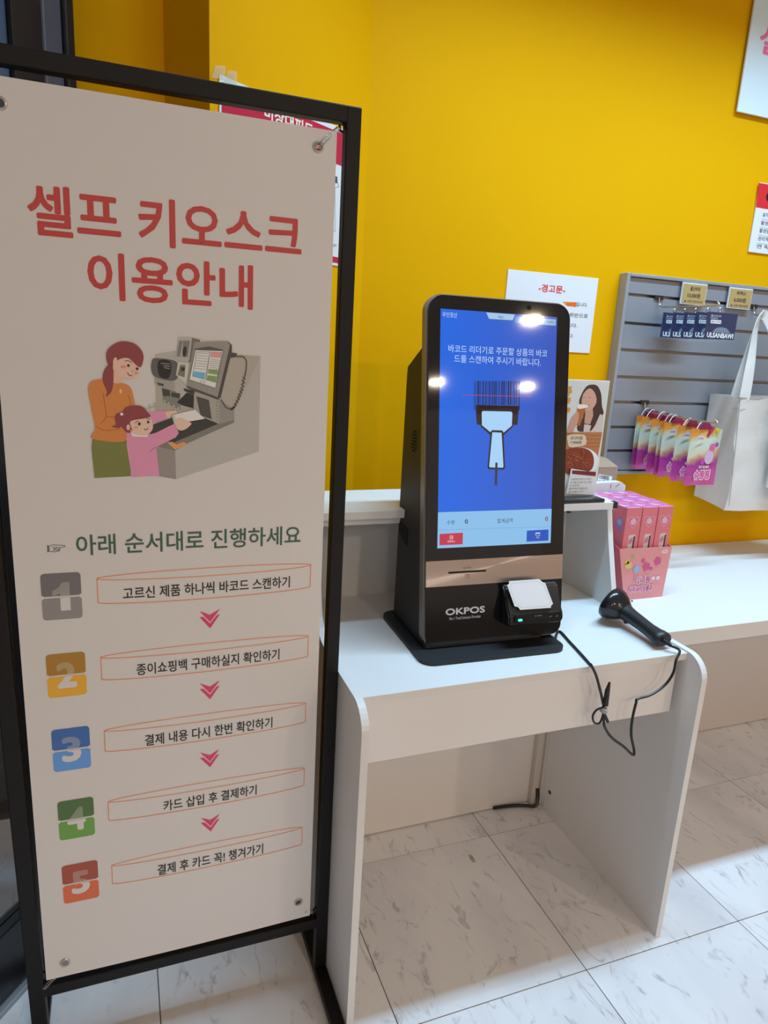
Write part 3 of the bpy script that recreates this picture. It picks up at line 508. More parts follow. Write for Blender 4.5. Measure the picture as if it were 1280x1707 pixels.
('L','food_photo',(170,80,40),1,5,[(1.0708,1.0809),(1.0731,1.0732),(1.0708,1.069)],0.0012,0),
('L','food_photo',(150,60,36),1,5,[(1.0955,1.065),(1.0928,1.0681),(1.0855,1.0747)],0.0012,0),
('L','food_photo',(170,80,40),1,5,[(1.0614,1.0571),(1.0594,1.0606),(1.053,1.0676)],0.0012,0),
('L','food_photo',(150,60,36),1,5,[(1.0859,1.0802),(1.0821,1.0824),(1.0739,1.0879)],0.0012,0),
('L','food_photo',(190,104,54),1,5,[(1.0865,1.0741),(1.0943,1.068),(1.0976,1.0653)],0.0012,0),
('L','food_photo',(190,104,54),1,5,[(1.0403,1.0636),(1.0356,1.0618),(1.0264,1.0635)],0.0012,0),
('L','food_photo',(150,60,36),1,5,[(1.0298,1.0686),(1.0366,1.0708),(1.039,1.0764)],0.0012,0),
('L','food_photo',(100,36,28),1,5,[(1.0769,1.0919),(1.0735,1.0872),(1.0656,1.086)],0.0012,0),
('L','food_photo',(170,80,40),1,5,[(1.0464,1.0992),(1.0503,1.0917),(1.0498,1.0875)],0.0012,0),
('L','food_photo',(150,60,36),1,5,[(1.068,1.0729),(1.0719,1.0652),(1.0713,1.061)],0.0012,0),
('L','food_photo',(190,104,54),1,5,[(1.0667,1.0941),(1.0684,1.0866),(1.0656,1.0825)],0.0012,0),
('L','food_photo',(190,104,54),1,5,[(1.0478,1.0683),(1.0433,1.0691),(1.0344,1.0732)],0.0012,0),
('L','food_photo',(170,80,40),1,5,[(1.0531,1.0922),(1.0496,1.0945),(1.0416,1.1002)],0.0012,0),
('L','food_photo',(150,60,36),1,5,[(1.0209,1.0704),(1.0294,1.0704),(1.0336,1.0738)],0.0012,0),
('L','food_photo',(150,60,36),1,5,[(1.0492,1.0693),(1.0446,1.067),(1.0356,1.0681)],0.0012,0),
('L','food_photo',(190,104,54),1,5,[(1.0666,1.0815),(1.0715,1.074),(1.0719,1.07)],0.0012,0),
('L','food_photo',(190,104,54),1,5,[(1.0782,1.0687),(1.0867,1.0633),(1.0906,1.0614)],0.0012,0),
('L','food_photo',(170,80,40),1,5,[(1.0294,1.0807),(1.0258,1.0829),(1.0178,1.0885)],0.0012,0),
('L','food_photo',(100,36,28),1,5,[(1.0734,1.0979),(1.0806,1.0914),(1.0833,1.0883)],0.0012,0),
('L','food_photo',(170,80,40),1,5,[(1.094,1.0849),(1.0894,1.0822),(1.0803,1.0831)],0.0012,0),
('L','food_photo',(150,60,36),1,5,[(1.0851,1.101),(1.0807,1.0981),(1.0717,1.0986)],0.0012,0),
('L','food_photo',(100,36,28),1,5,[(1.0567,1.0632),(1.058,1.0674),(1.0549,1.0751)],0.0012,0),
('L','food_photo',(190,104,54),1,5,[(1.0364,1.0751),(1.0317,1.0741),(1.0225,1.0764)],0.0012,0),
('L','food_photo',(170,80,40),1,5,[(1.0801,1.0889),(1.0873,1.0824),(1.0901,1.0794)],0.0012,0),
('L','food_photo',(170,80,40),1,5,[(1.0637,1.0882),(1.0609,1.0912),(1.0536,1.0975)],0.0012,0),
('L','food_photo',(190,104,54),1,5,[(1.0556,1.0956),(1.0538,1.0895),(1.0475,1.0869)],0.0012,0),
('L','food_photo',(100,36,28),1,5,[(1.0573,1.0671),(1.0526,1.067),(1.0434,1.0703)],0.0012,0),
('L','food_photo',(190,104,54),1,5,[(1.0375,1.0885),(1.0406,1.0925),(1.0392,1.0999)],0.0012,0),
('L','food_photo',(190,104,54),1,5,[(1.0695,1.095),(1.0704,1.0992),(1.0668,1.1068)],0.0012,0),
('L','food_photo',(170,80,40),1,5,[(1.0724,1.0546),(1.0729,1.0588),(1.0689,1.0665)],0.0012,0),
('L','food_photo',(100,36,28),1,5,[(1.0603,1.1016),(1.0658,1.0943),(1.0668,1.0905)],0.0012,0),
('L','food_photo',(100,36,28),1,5,[(1.02,1.07),(1.0291,1.0687),(1.0337,1.0708)],0.0012,0),
('L','food_photo',(100,36,28),1,5,[(1.0777,1.0753),(1.0732,1.0725),(1.0642,1.0732)],0.0012,0),
('L','food_photo',(170,80,40),1,5,[(1.0661,1.0547),(1.0735,1.0564),(1.0764,1.0616)],0.0012,0),
('L','food_photo',(170,80,40),1,5,[(1.029,1.0703),(1.0325,1.0742),(1.0316,1.0816)],0.0012,0),
('L','food_photo',(190,104,54),1,5,[(1.07,1.0901),(1.0675,1.0846),(1.0604,1.0825)],0.0012,0),
('L','food_photo',(100,36,28),1,5,[(1.0435,1.0713),(1.0466,1.0753),(1.0452,1.0828)],0.0012,0),
('L','food_photo',(150,60,36),1,5,[(1.0955,1.0587),(1.0956,1.0629),(1.0912,1.0706)],0.0012,0),
('L','food_photo',(190,104,54),1,5,[(1.0343,1.0579),(1.0346,1.062),(1.0304,1.0696)],0.0012,0),
('L','food_photo',(150,60,36),1,5,[(1.0724,1.0753),(1.0683,1.0769),(1.0596,1.0819)],0.0012,0),
('L','food_photo',(150,60,36),1,5,[(1.0609,1.0827),(1.0656,1.0862),(1.0658,1.0932)],0.0012,0),
('L','food_photo',(190,104,54),1,5,[(1.0526,1.0898),(1.0479,1.0899),(1.0388,1.0934)],0.0012,0),
('L','food_photo',(170,80,40),1,5,[(1.0958,1.069),(1.0961,1.0732),(1.0919,1.0809)],0.0012,0)],
'poster_corner': [[1.1209,1.2748],[1.1219,0.9877],[0.96,1.2711]],
'poster_card': [[1.0344,1.0608],[1.1117,1.049],[1.1154,0.9919],[1.0284,0.9981]],
'pcard': [('P','card_header',(120,36,44),0,1,[(1.0379,1.0566),(1.1092,1.0513),(1.1101,1.0405),(1.0385,1.0475)]),
('T','card_text',(110,100,104),'카메라에 찍히고 있어요',1,[1.0379,1.0311,1.0982,1.0363],0),
('T','card_text',(110,100,104),'본 상품 시식용 아닌 상품',1,[1.0366,1.0233,1.0994,1.0284],0),
('T','card_text',(110,100,104),'다시 한번 확인',1,[1.0354,1.0154,1.065,1.0205],0),
('T','card_text',(110,100,104),'결제 부탁드리겠습니다',1,[1.0346,1.0074,1.0898,1.0126],0),
('T','card_text',(110,100,104),'감사합니다',1,[1.0337,0.9995,1.0783,1.0047],0)],
'blabel': [('P','barcode_bars',(30,30,40),0,1,[(1.2777,1.0017),(1.2795,1.0017),(1.28,0.9909),(1.2783,0.9909)]),
('P','barcode_bars',(30,30,40),0,1,[(1.2819,1.0012),(1.2837,1.0011),(1.2842,0.9903),(1.2825,0.9904)]),
('P','barcode_bars',(30,30,40),0,1,[(1.2861,1.0006),(1.2879,1.0006),(1.2884,0.9898),(1.2867,0.9898)]),
('P','barcode_bars',(30,30,40),0,1,[(1.2888,1.0003),(1.2906,1.0002),(1.2911,0.9894),(1.2894,0.9894)]),
('P','barcode_bars',(30,30,40),0,1,[(1.2921,0.9998),(1.2939,0.9998),(1.2944,0.989),(1.2927,0.989)]),
('P','barcode_bars',(30,30,40),0,1,[(1.2948,0.9995),(1.2966,0.9994),(1.2971,0.9886),(1.2954,0.9886)]),
('P','barcode_bars',(30,30,40),0,1,[(1.2975,0.9991),(1.2993,0.9991),(1.2998,0.9882),(1.2981,0.9883)]),
('P','barcode_bars',(30,30,40),0,1,[(1.3002,0.9988),(1.302,0.9987),(1.3025,0.9879),(1.3008,0.9879)]),
('P','barcode_bars',(30,30,40),0,1,[(1.3035,0.9983),(1.3053,0.9983),(1.3059,0.9874),(1.3041,0.9875)]),
('P','barcode_bars',(30,30,40),0,1,[(1.3062,0.998),(1.308,0.9979),(1.3086,0.9871),(1.3068,0.9871)]),
('P','barcode_bars',(30,30,40),0,1,[(1.3095,0.9975),(1.3113,0.9975),(1.3119,0.9866),(1.3101,0.9866)]),
('T','label_text',(30,30,40),'ML 780 996',1,[1.2767,0.9807,1.3149,0.9861],0.02)],
'blabel_sheet': [[1.275,1.0046],[1.3235,0.9963],[1.3221,0.974],[1.2714,0.9776]],
'cable_a': [[0.8759,1.045,0.7269],[0.8916,1.045,0.7022],[0.9077,1.045,0.6661],[0.9203,1.045,0.6339],[0.9264,1.045,0.6149]],
'cable_a_top': [[0.9232,1.2265,0.72],[0.9137,1.169,0.72],[0.8961,1.0909,0.72]],
'cable_b': [[0.9271,1.045,0.6008],[0.9342,1.045,0.5757],[0.9576,1.045,0.5461],[0.9939,1.045,0.5181],[1.0206,1.045,0.4942],[1.024,1.045,0.5025],[1.0085,1.045,0.5448],[1.0048,1.045,0.5844],[1.0079,1.045,0.6211],[1.0109,1.045,0.6306],[1.0452,1.045,0.6356],[1.0792,1.045,0.6537],[1.097,1.045,0.6798],[1.0991,1.045,0.7106],[1.0865,1.045,0.7331],[1.0672,1.045,0.7491]],
'loop1': [[0.9195,1.042,0.6246],[0.9047,1.042,0.6227],[0.8961,1.042,0.6101],[0.9016,1.042,0.594],[0.9145,1.042,0.5891],[0.9205,1.042,0.5994],[0.9222,1.042,0.6173]],
'tie': [[0.9217,1.042,0.6201],[0.9268,1.042,0.6828],[0.9214,1.042,0.641],[0.9373,1.042,0.5897]],
'note_card': [[0.157,-0.0744],[0.2304,-0.0744],[0.2364,-0.0803],[0.2437,-0.0833],[0.2577,-0.1273],[0.2525,-0.1308],[0.2512,-0.1351],[0.1768,-0.1342],[0.173,-0.1283],[0.1645,-0.1262],[0.1516,-0.0826],[0.1566,-0.0799]],
'reader': [[0.1445,-0.1292],[0.1643,-0.1383],[0.2733,-0.1388],[0.274,-0.1595],[0.1648,-0.1586],[0.1466,-0.1571],[0.1475,-0.0843]],
'led': [0.1772,-0.1502],
'rslot': [[0.1899,-0.1491],[0.2489,-0.1524]]}

# lettering meshes first, while the scene is still small
for L_ in ART.values():
    if L_ and isinstance(L_[0], tuple) and isinstance(L_[0][0], str):
        for it_ in L_:
            if it_[0] == 'T': text_mesh(it_[3], 0)


# ------------------------------------------------------------------ shared materials
M_yellow = mat('yellow_wall_paint', (0.86, 0.425, 0.0), 0.65, spec=0.07, var=0.06, vscale=3, bump=0.12, bscale=60)
M_lam = mat('white_laminate', (0.78, 0.765, 0.75), 0.45, spec=0.25, var=0.02, vscale=8)
M_lam2 = mat('white_laminate_edge', (0.80, 0.76, 0.74), 0.45)
M_black = mat('black_powder_coat', (0.007, 0.0062, 0.007), 0.5, spec=0.3, bump=0.05, bscale=700)
M_blackp = mat('black_plastic', (0.010, 0.010, 0.012), 0.35)
M_matblk = mat('matte_black_metal', (0.012, 0.0125, 0.014), 0.55, bump=0.05, bscale=900)
M_gloss = mat('gloss_black_glass', (0.006, 0.005, 0.006), 0.04, spec=0.6)
M_steel = mat('steel', (0.55, 0.53, 0.50), 0.3, metal=1)
M_gunm = mat('gunmetal', (0.26, 0.25, 0.24), 0.42, metal=0.6)
M_alu = mat('grey_aluminium', (0.36, 0.38, 0.42), 0.42, metal=0.3)
M_paper = mat('white_paper', (0.80, 0.80, 0.82), 0.6)

# ------------------------------------------------------------------ the room
def marble():
    m = bpy.data.materials.new('marbled_vinyl'); m.use_nodes = True; nt = m.node_tree; b = nt.nodes['Principled BSDF']
    g = nt.nodes.new('ShaderNodeNewGeometry'); oi = nt.nodes.new('ShaderNodeObjectInfo')
    ad = nt.nodes.new('ShaderNodeVectorMath'); ad.operation = 'ADD'
    ml = nt.nodes.new('ShaderNodeVectorMath'); ml.operation = 'SCALE'; ml.inputs['Scale'].default_value = 7.0
    cx = nt.nodes.new('ShaderNodeCombineXYZ')
    nt.links.new(oi.outputs['Random'], cx.inputs[0]); nt.links.new(oi.outputs['Random'], cx.inputs[1])
    nt.links.new(cx.outputs[0], ml.inputs[0]); nt.links.new(g.outputs['Position'], ad.inputs[0]); nt.links.new(ml.outputs[0], ad.inputs[1])
    mp = nt.nodes.new('ShaderNodeMapping'); mp.inputs['Rotation'].default_value = (0, 0, 0.5); mp.inputs['Scale'].default_value = (1.0, 0.45, 1)
    nt.links.new(ad.outputs[0], mp.inputs[0])
    def noise(s, d, dist):
        n = nt.nodes.new('ShaderNodeTexNoise'); n.inputs['Scale'].default_value = s; n.inputs['Detail'].default_value = d
        n.inputs['Distortion'].default_value = dist; nt.links.new(mp.outputs[0], n.inputs['Vector']); return n
    n1 = noise(13, 9, 1.2); n2 = noise(4, 4, 0.5); n3 = noise(30, 6, 1.0)
    # thin veins: where the noise crosses its middle value
    s = nt.nodes.new('ShaderNodeMath'); s.operation = 'SUBTRACT'; s.inputs[1].default_value = 0.5; nt.links.new(n1.outputs['Fac'], s.inputs[0])
    a = nt.nodes.new('ShaderNodeMath'); a.operation = 'ABSOLUTE'; nt.links.new(s.outputs[0], a.inputs[0])
    v = nt.nodes.new('ShaderNodeMapRange'); v.inputs[1].default_value = 0.0; v.inputs[2].default_value = 0.035; v.inputs[3].default_value = 1; v.inputs[4].default_value = 0
    nt.links.new(a.outputs[0], v.inputs[0])
    k = nt.nodes.new('ShaderNodeMapRange'); k.inputs[1].default_value = 0.47; k.inputs[2].default_value = 0.70; nt.links.new(n3.outputs['Fac'], k.inputs[0])
    k2 = nt.nodes.new('ShaderNodeMath'); k2.operation = 'MULTIPLY'; nt.links.new(v.outputs[0], k2.inputs[0]); nt.links.new(k.outputs[0], k2.inputs[1])
    c1 = nt.nodes.new('ShaderNodeMixRGB'); c1.inputs[1].default_value = (0.88, 0.86, 0.87, 1); c1.inputs[2].default_value = (0.72, 0.70, 0.72, 1)
    r = nt.nodes.new('ShaderNodeMapRange'); r.inputs[1].default_value = 0.42; r.inputs[2].default_value = 0.72; nt.links.new(n2.outputs['Fac'], r.inputs[0])
    nt.links.new(r.outputs[0], c1.inputs[0])
    c2 = nt.nodes.new('ShaderNodeMixRGB'); c2.inputs[2].default_value = (0.47, 0.45, 0.48, 1); nt.links.new(c1.outputs[0], c2.inputs[1]); nt.links.new(k2.outputs[0], c2.inputs[0])
    nt.links.new(c2.outputs[0], b.inputs['Base Color']); b.inputs['Roughness'].default_value = 0.38; b.inputs['Specular IOR Level'].default_value = 0.35
    return m
M_tile = marble()
M_joint = mat('tile_joint', (0.07, 0.06, 0.06), 0.8)
bm = bm_new(); box(bm, -3.2, 5.0, -6.0, 3.0, -0.06, -0.002)
floor = obj('floor', bm, M_joint, kind='structure')
S_ = 0.45; TX, TY = 0.483, 0.989     # a corner where four tiles meet
bm = bm_new(); g = 0.0011; box(bm, g, S_-g, g, S_-g, -0.004, 0.0)
tile0 = None
for i in range(-8, 10):
    for j in range(-8, 2):
        if tile0 is None:
            tile0 = obj('tile', bm, M_tile, floor); t = tile0
        else:
            t = tile0.copy(); COL.objects.link(t); t.parent = floor
        t.location = (TX + i*S_, TY + j*S_, 0)
bm = bm_new(); box(bm, -3.2, 5.0, -6, 3.0, CEIL, CEIL+0.1)
obj('ceiling', bm, mat('ceiling_paint', (0.75, 0.73, 0.70), 0.8), kind='structure')
bm = bm_new(); box(bm, 0.55, 5.0, 1.775, 1.9, 0, CEIL)
obj('wall_back', bm, M_yellow, kind='structure')
bm = bm_new(); box(bm, 5.0, 5.1, -6, 1.9, 0, CEIL)
obj('wall_right', bm, mat('warm_white_wall', (0.7, 0.66, 0.6), 0.7), kind='structure')
# the slanted wall beside the evacuation sign, with its return
TH = math.radians(33); DU = Vector((math.cos(TH), math.sin(TH), 0)); DN = Vector((-math.sin(TH), math.cos(TH), 0)); P0 = Vector((0.594, 1.775, 0))
def dia(u, v, w_=0): return P0 + DU*u + Vector((0, 0, v)) - DN*w_
bm = bm_new()
a = dia(-0.492, 0); b = dia(0.02, 0)
prism(bm, [(a.x, a.y), (b.x, b.y), (b.x, 2.6), (0.3, 2.6), (0.06, 1.70), (a.x-0.078, a.y+0.12)], lambda u, v, w_: Vector((u, v, w_)), 0, CEIL)
obj('wall_corner', bm, M_yellow, kind='structure')
bm = bm_new(); box(bm, -0.16, 0.3, 1.622, 1.75, 0, CEIL)
obj('wall_recess', bm, M_yellow, kind='structure')
# skirting of the back wall is hidden by the desks: none built

# glazed door and its frame on the left
GD = Vector((0.608, 0.794, 0)); GN = Vector((-0.794, 0.608, 0)); GP = Vector((-0.221, 1.326, 0))
def gl(t, z, d=0): return GP + GD*t + Vector((0, 0, z)) + GN*d
def glbox(bm, t0, t1, z0, z1, d0, d1, bev=0.002):
    box(bm, t0, t1, d0, d1, z0, z1, bev, 2, lambda c: gl(c.x, c.z, c.y))
M_doorblk = mat('dark_door_frame', (0.012, 0.013, 0.016), 0.3)
M_doorgry = mat('brushed_door_profile', (0.12, 0.135, 0.18), 0.32, metal=0.4)
def glassmat():
    m = bpy.data.materials.new('tinted_glass'); m.use_nodes = True; b = m.node_tree.nodes['Principled BSDF']
    b.inputs['Base Color'].default_value = (0.50, 0.60, 0.68, 1); b.inputs['Roughness'].default_value = 0.03
    b.inputs['Transmission Weight'].default_value = 1.0; b.inputs['IOR'].default_value = 1.52
    return m
door = thing('door_1', 'dark framed glass door at the left edge behind the banner stand', 'door', (gl(-0.4, 0)), kind='structure')
bm = bm_new(); glbox(bm, -2.2, 0.031, 0.012, 0.170, -0.0, 0.045, 0.006); obj('bottom_rail', bm, M_doorblk, door)
bm = bm_new(); glbox(bm, -2.2, 0.27, 0, 0.012, -0.012, 0.06, 0.002); obj('threshold', bm, M_alu, door)
bm = bm_new(); glbox(bm, 0.031, 0.088, 0.012, 2.5, 0.0, 0.045); obj('door_stile', bm, M_doorblk, door)
bm = bm_new(); glbox(bm, 0.128, 0.194, 0.012, CEIL, 0.0, 0.06); obj('mullion', bm, M_doorblk, door)
bm = bm_new(); glbox(bm, 0.194, 0.240, 0.012, CEIL, -0.004, 0.05, 0.004); obj('frame_profile', bm, M_doorgry, door)
bm = bm_new(); glbox(bm, 0.240, 0.263, 0.012, CEIL, -0.012, 0.06, 0.004); obj('frame_profile', bm, M_doorblk, door)
bm = bm_new(); glbox(bm, 0.088, 0.128, 0.012, CEIL, 0.01, 0.05, 0.002); obj('side_panel', bm, mat('blue_reflection_strip', (0.075, 0.125, 0.21), 0.2), door, label='narrow glass strip with painted blue reflection between two dark profiles')  # strip of glass; its bluish reflection is put into the colour
bm = bm_new(); glbox(bm, -2.2, 0.031, 0.170, 2.42, 0.018, 0.026, 0); obj('glass_pane', bm, glassmat(), door)
bm = bm_new(); glbox(bm, -2.2, 0.031, 2.42, 2.5, 0.0, 0.045, 0.004); obj('top_rail', bm, M_doorblk, door)
bm = bm_new(); glbox(bm, -2.2, 0.128, 2.5, CEIL, 0.0, 0.06, 0.004); obj('transom', bm, M_doorblk, door)
# added wall beyond the glass; its blue grey stands in for cool reflections
bm = bm_new(); glbox(bm, -3.5, 0.30, 0, CEIL, 0.9, 1.0, 0)
obj('wall_backdrop', bm, mat('backdrop_reflection_tone', (0.16, 0.21, 0.27), 0.6), kind='structure')

# ------------------------------------------------------------------ kiosk desk
desk = thing('reception_desk', 'white laminate desk with curved side panels and raised shelf carrying the payment kiosk', 'desk', (0.77, 1.29, 0))
XL, XR = 0.376, 1.147; TKS = 0.0145
prof = [(1.535, 0.0), (1.012, 0.0), (1.012, 0.665)]
for i in range(1, 9):
    t = math.radians(180 - 90*i/8); prof.append((1.064+0.052*math.cos(t), 0.665+0.052*math.sin(t)))
prof += [(1.15, 0.7175), (1.24, 0.7185), (1.285, 0.726), (1.315, 0.742), (1.330, 0.760), (1.341, 0.794), (1.352, 0.83), (1.364, 0.869), (1.377, 0.915), (1.389, 0.962), (1.565, 0.962), (1.565, 0.0)]
for x0 in (XL, XR):
    bm = bm_new(); prism(bm, prof[1:], lambda u, v, w_: Vector((w_, u, v)), x0, x0+TKS); obj('side_panel', bm, M_lam, desk)
bm = bm_new(); box(bm, XL+TKS, XR, 1.062, 1.55, 0.697, 0.7135, 0.0008, 1); obj('desktop', bm, M_lam, desk)
bm = bm_new(); box(bm, XL+TKS, XR-0.012, 1.074, 1.090, 0.566, 0.697, 0.0006, 1); obj('apron', bm, M_lam2, desk)
bm = bm_new(); box(bm, XL+TKS, XR-0.026, 1.537, 1.55, 0.004, 0.697); obj('lower_back_panel', bm, M_lam2, desk)
bm = bm_new(); box(bm, XL+TKS, XR, 1.55, 1.565, 0.7135, 0.962); obj('upper_back_panel', bm, M_lam, desk)
bm = bm_new(); box(bm, XL, XR+TKS-0.004, 1.366, 1.575, 0.9625, 0.981, 0.001, 1); obj('raised_shelf', bm, M_lam, desk)
bm = bm_new(); box(bm, XL+TKS, 0.95, 1.39, 1.405, 0.944, 0.962, 0.001, 1); obj('shelf_rail', bm, M_lam2, desk)
bm = bm_new(); box(bm, 1.1455, 1.1585, 1.3645, 1.380, 0.9645, 0.9815, 0.0006, 1); obj('corner_sticker', bm, mat('black_sticker', (0.02, 0.02, 0.025), 0.3), desk, label='small black sticker on the shelf corner')
bm = bm_new(); box(bm, XR-0.028, XR-0.006, 1.515, 1.537, 0.0, 0.697, 0.002, 1); box(bm, XR-0.006, XR, 1.505, 1.537, 0.012, 0.697, 0.001, 1); obj('cable_duct', bm, mat('ivory_plastic', (0.62, 0.57, 0.52), 0.5), desk, label='ivory cable duct in the rear corner')
for c_, a_, h_ in (((XR-0.0008, 1.47, 0.075), (1, 0, 0), 0.002), ((0.68, 1.42, 0.9585), (0, 0, 1), 0.004), ((1.017, 1.37, 0.9585), (0, 0, 1), 0.004), ((0.60, 1.39, 0.7133), (0, 0, 1), 0.0005)):
    bm = bm_new(); disc(bm, c_, a_, 0.006 if h_ > 0.001 else 0.003, h_, 10); obj('screw_hole', bm, M_blackp, desk)
bm = bm_new(); tube(bm, spline([(1.0, 1.532, 0.008), (1.06, 1.528, 0.006), (1.10, 1.515, 0.007), (1.125, 1.500, 0.012), (1.135, 1.508, 0.03), (1.134, 1.515, 0.06)], 6), 0.005, 8)
obj('floor_cable', bm, M_blackp, None, True, label='black cable bending out of the duct on the floor under the desk', cat='cable')

# ------------------------------------------------------------------ counter to the right
ctr = thing('display_counter', 'long white counter under the slatted wall panel, right of the kiosk desk', 'counter', (2.0, 1.45, 0))
bm = bm_new(); box(bm, 1.1635, 3.2, 1.163, 1.765, 0.674, 0.7145, 0.001, 1); obj('worktop', bm, M_lam, ctr)
bm = bm_new(); box(bm, 1.1815, 3.18, 1.705, 1.72, 0.003, 0.674); obj('back_panel', bm, mat('shaded_white_laminate', (0.66, 0.60, 0.57), 0.5), ctr)  # white laminate in a darker copy; dimmer light under the counter is painted in
for x0 in (1.1655, 3.18):
    bm = bm_new(); box(bm, x0, x0+0.016, 1.18, 1.755, 0, 0.674); obj('side_panel', bm, M_lam, ctr)

# ------------------------------------------------------------------ banner stand
YB = 1.156
st = thing('banner_stand', 'black square-tube metal stand framing the hanging banner', 'banner stand', (0.08, YB, 0))
def bar(nm, x0, x1, y0, y1, z0, z1, T=None, label=None):
    bm = bm_new(); box(bm, x0, x1, y0, y1, z0, z1, 0.0022, 2, T); return obj(nm, bm, M_black, st, label=label)
bar('post', 0.350, 0.375, YB, YB+0.022, 0.022, 1.697)
bar('post', -0.205, -0.178, YB, YB+0.022, 0.022, 1.690, lambda c: Vector((c.x + 0.013*(0.9-c.z), c.y, c.z)))
bar('top_bar', -0.235, 0.3515, YB, YB+0.022, 1.672, 1.697)
bar('cross_bar', -0.171, 0.351, YB, YB+0.022, 0.127, 0.150)
bar('foot', 0.350, 0.375, 0.86, 1.45, 0.0, 0.022)
bar('foot', -0.197, -0.172, 0.86, 1.45, 0.0, 0.022)
for (x, z) in ((0.341, 1.664), (0.343, 0.172), (-0.158, 0.178)):
    bm = bm_new(); s = 1 if x > 0 else -1
    tube(bm, spline([(x+0.010*s, YB+0.008, z), (x+0.004*s, YB+0.004, z+0.006), (x-0.002*s, YB, z+0.002), (x-0.001*s, YB, z-0.005), (x+0.005*s, YB+0.003, z-0.006)], 5), 0.0022, 8)
    obj('hook', bm, M_black, st, True)
for (x, z) in ((0.3625, 0.87), (0.3625, 0.55), (0.3625, 0.72), (-0.176, 0.66)):
    bm = bm_new(); disc(bm, (x, YB-0.0003, z), (0, 1, 0), 0.0022, 0.001, 8); obj('pin_hole', bm, mat('hole_black', (0.001, 0.001, 0.001), 0.9), st)
bn = thing('guide_banner', 'pale banner with red self-kiosk title, five numbered steps and a cartoon of shoppers', 'banner', (0.085, 1.150, 0.17))
SH = dict(x0=-0.163, x1=0.333, z0=0.172, z1=1.655)
M_sheet = mat('banner_vinyl', (0.78, 0.76, 0.76), 0.36, spec=0.4, var=0.02, vscale=5)
SHREF = (170, 151, 144)
hol = ART['grommets']
def sheet_y(x, z):
    # the vinyl hangs with a faint belly between its four ties
    a = max(0.0, (x-SH['x0'])/(SH['x1']-SH['x0'])); b = max(0.0, (z-SH['z0'])/(SH['z1']-SH['z0']))
    return 1.150 - 0.0025*math.sin(math.pi*min(1, a)) * math.sin(math.pi*min(1, b))
def sf(u, v, w_): return Vector((u, sheet_y(u, v)-0.0004-w_, v))
bm = bm_new(); nx, nz = 12, 30; G = []
for j in range(nz+1):
    row = []
    for i in range(nx+1):
        x = SH['x0']+(SH['x1']-SH['x0'])*i/nx; z = SH['z0']+(SH['z1']-SH['z0'])*j/nz
        if j == 0: z += 0.006*math.exp(-((i-nx)/1.5)**2)*0 - 0.003*math.sin(math.pi*i/nx)
        row.append(bm.verts.new((x, sheet_y(x, z), z)))
    G.append(row)
for j in range(nz):
    for i in range(nx): bm.faces.new([G[j][i], G[j][i+1], G[j+1][i+1], G[j+1][i]])
B2 = [[bm.verts.new(v.co+Vector((0, 0.0006, 0))) for v in row] for row in G]
for j in range(nz):
    for i in range(nx): bm.faces.new([B2[j][i], B2[j+1][i], B2[j+1][i+1], B2[j][i+1]])
rim = [G[0][i] for i in range(nx+1)]+[G[j][nx] for j in range(1, nz+1)]+[G[nz][i] for i in range(nx-1, -1, -1)]+[G[j][0] for j in range(nz-1, 0, -1)]
rib = [B2[0][i] for i in range(nx+1)]+[B2[j][nx] for j in range(1, nz+1)]+[B2[nz][i] for i in range(nx-1, -1, -1)]+[B2[j][0] for j in range(nz-1, 0, -1)]
for i in range(len(rim)): bm.faces.new([rim[i], rib[i], rib[(i+1) % len(rim)], rim[(i+1) % len(rim)]])
obj('vinyl_sheet', bm, M_sheet, bn, True)
iks = ink(SHREF, 0.4)
art(ART['banner'], sf, bn, iks)
BC = [((88, 76, 76), (112, 97, 93)), ((133, 86, 24), (184, 120, 30)), ((48, 72, 118), (78, 108, 160)), ((62, 78, 42), (84, 112, 48)), ((128, 54, 40), (170, 74, 46))]
def clip_mesh(bm, zc, keep_top, fn_y):
    geom = bm.verts[:]+bm.edges[:]+bm.faces[:]
    bmesh.ops.bisect_plane(bm, geom=geom, plane_co=(0, 0, zc), plane_no=(0, 0, 1), clear_inner=keep_top, clear_outer=not keep_top)
for i, (x0, z0, x1, z1) in enumerate(ART['badges']):
    dk, lt = BC[i]; zm = z0+(z1-z0)*0.49; sl = 0.0016
    base = bm_new(); pts = rrect(x0, z0, x1, z1, 0.006, 5)
    put_poly(base, pts, sf, LAYER, 0); lo = base.copy(); clip_mesh(lo, zm-sl, False, None); clip_mesh(base, zm+sl, True, None)
    for f in lo.faces: f.material_index = 1
    me = bpy.data.meshes.new('x'); lo.to_mesh(me); base.from_mesh(me); lo.free()
    # little notches at both ends of the slit
    for sx in (x0, x1):
        put_poly(base, [(sx-0.0025, zm-0.0035), (sx+0.0025, zm-0.0035), (sx+0.0025, zm+0.0035), (sx-0.0025, zm+0.0035)], sf, 2*LAYER, 2)
    bd = obj('step_badge', base, [iks(dk), iks(lt), M_sheet], bn)
    mid = [tuple(int(d*0.5+s*0.5) for d, s in zip(dk, (150, 130, 122)))][0]
    for top in (True, False):
        nb = bm_new(); wd = (x1-x0)
        if i == 0: put_poly(nb, [(x0+wd*a, z0+(z1-z0)*b) for a, b in ((0.46, 0.19), (0.71, 0.19), (0.71, 0.80), (0.52, 0.80), (0.44, 0.70), (0.27, 0.62), (0.27, 0.50), (0.46, 0.57))], sf, 3*LAYER)
        else: put_text(nb, str(i+1), (x0+wd*0.24, z0+(z1-z0)*0.2, x1-wd*(0.24 if i else 0.30), z1-(z1-z0)*0.2), sf, 3*LAYER, 0.055)
        clip_mesh(nb, zm+(sl if top else -sl), top, None)
        obj('badge_numeral', nb, iks(mid) if top else M_sheet, bd)
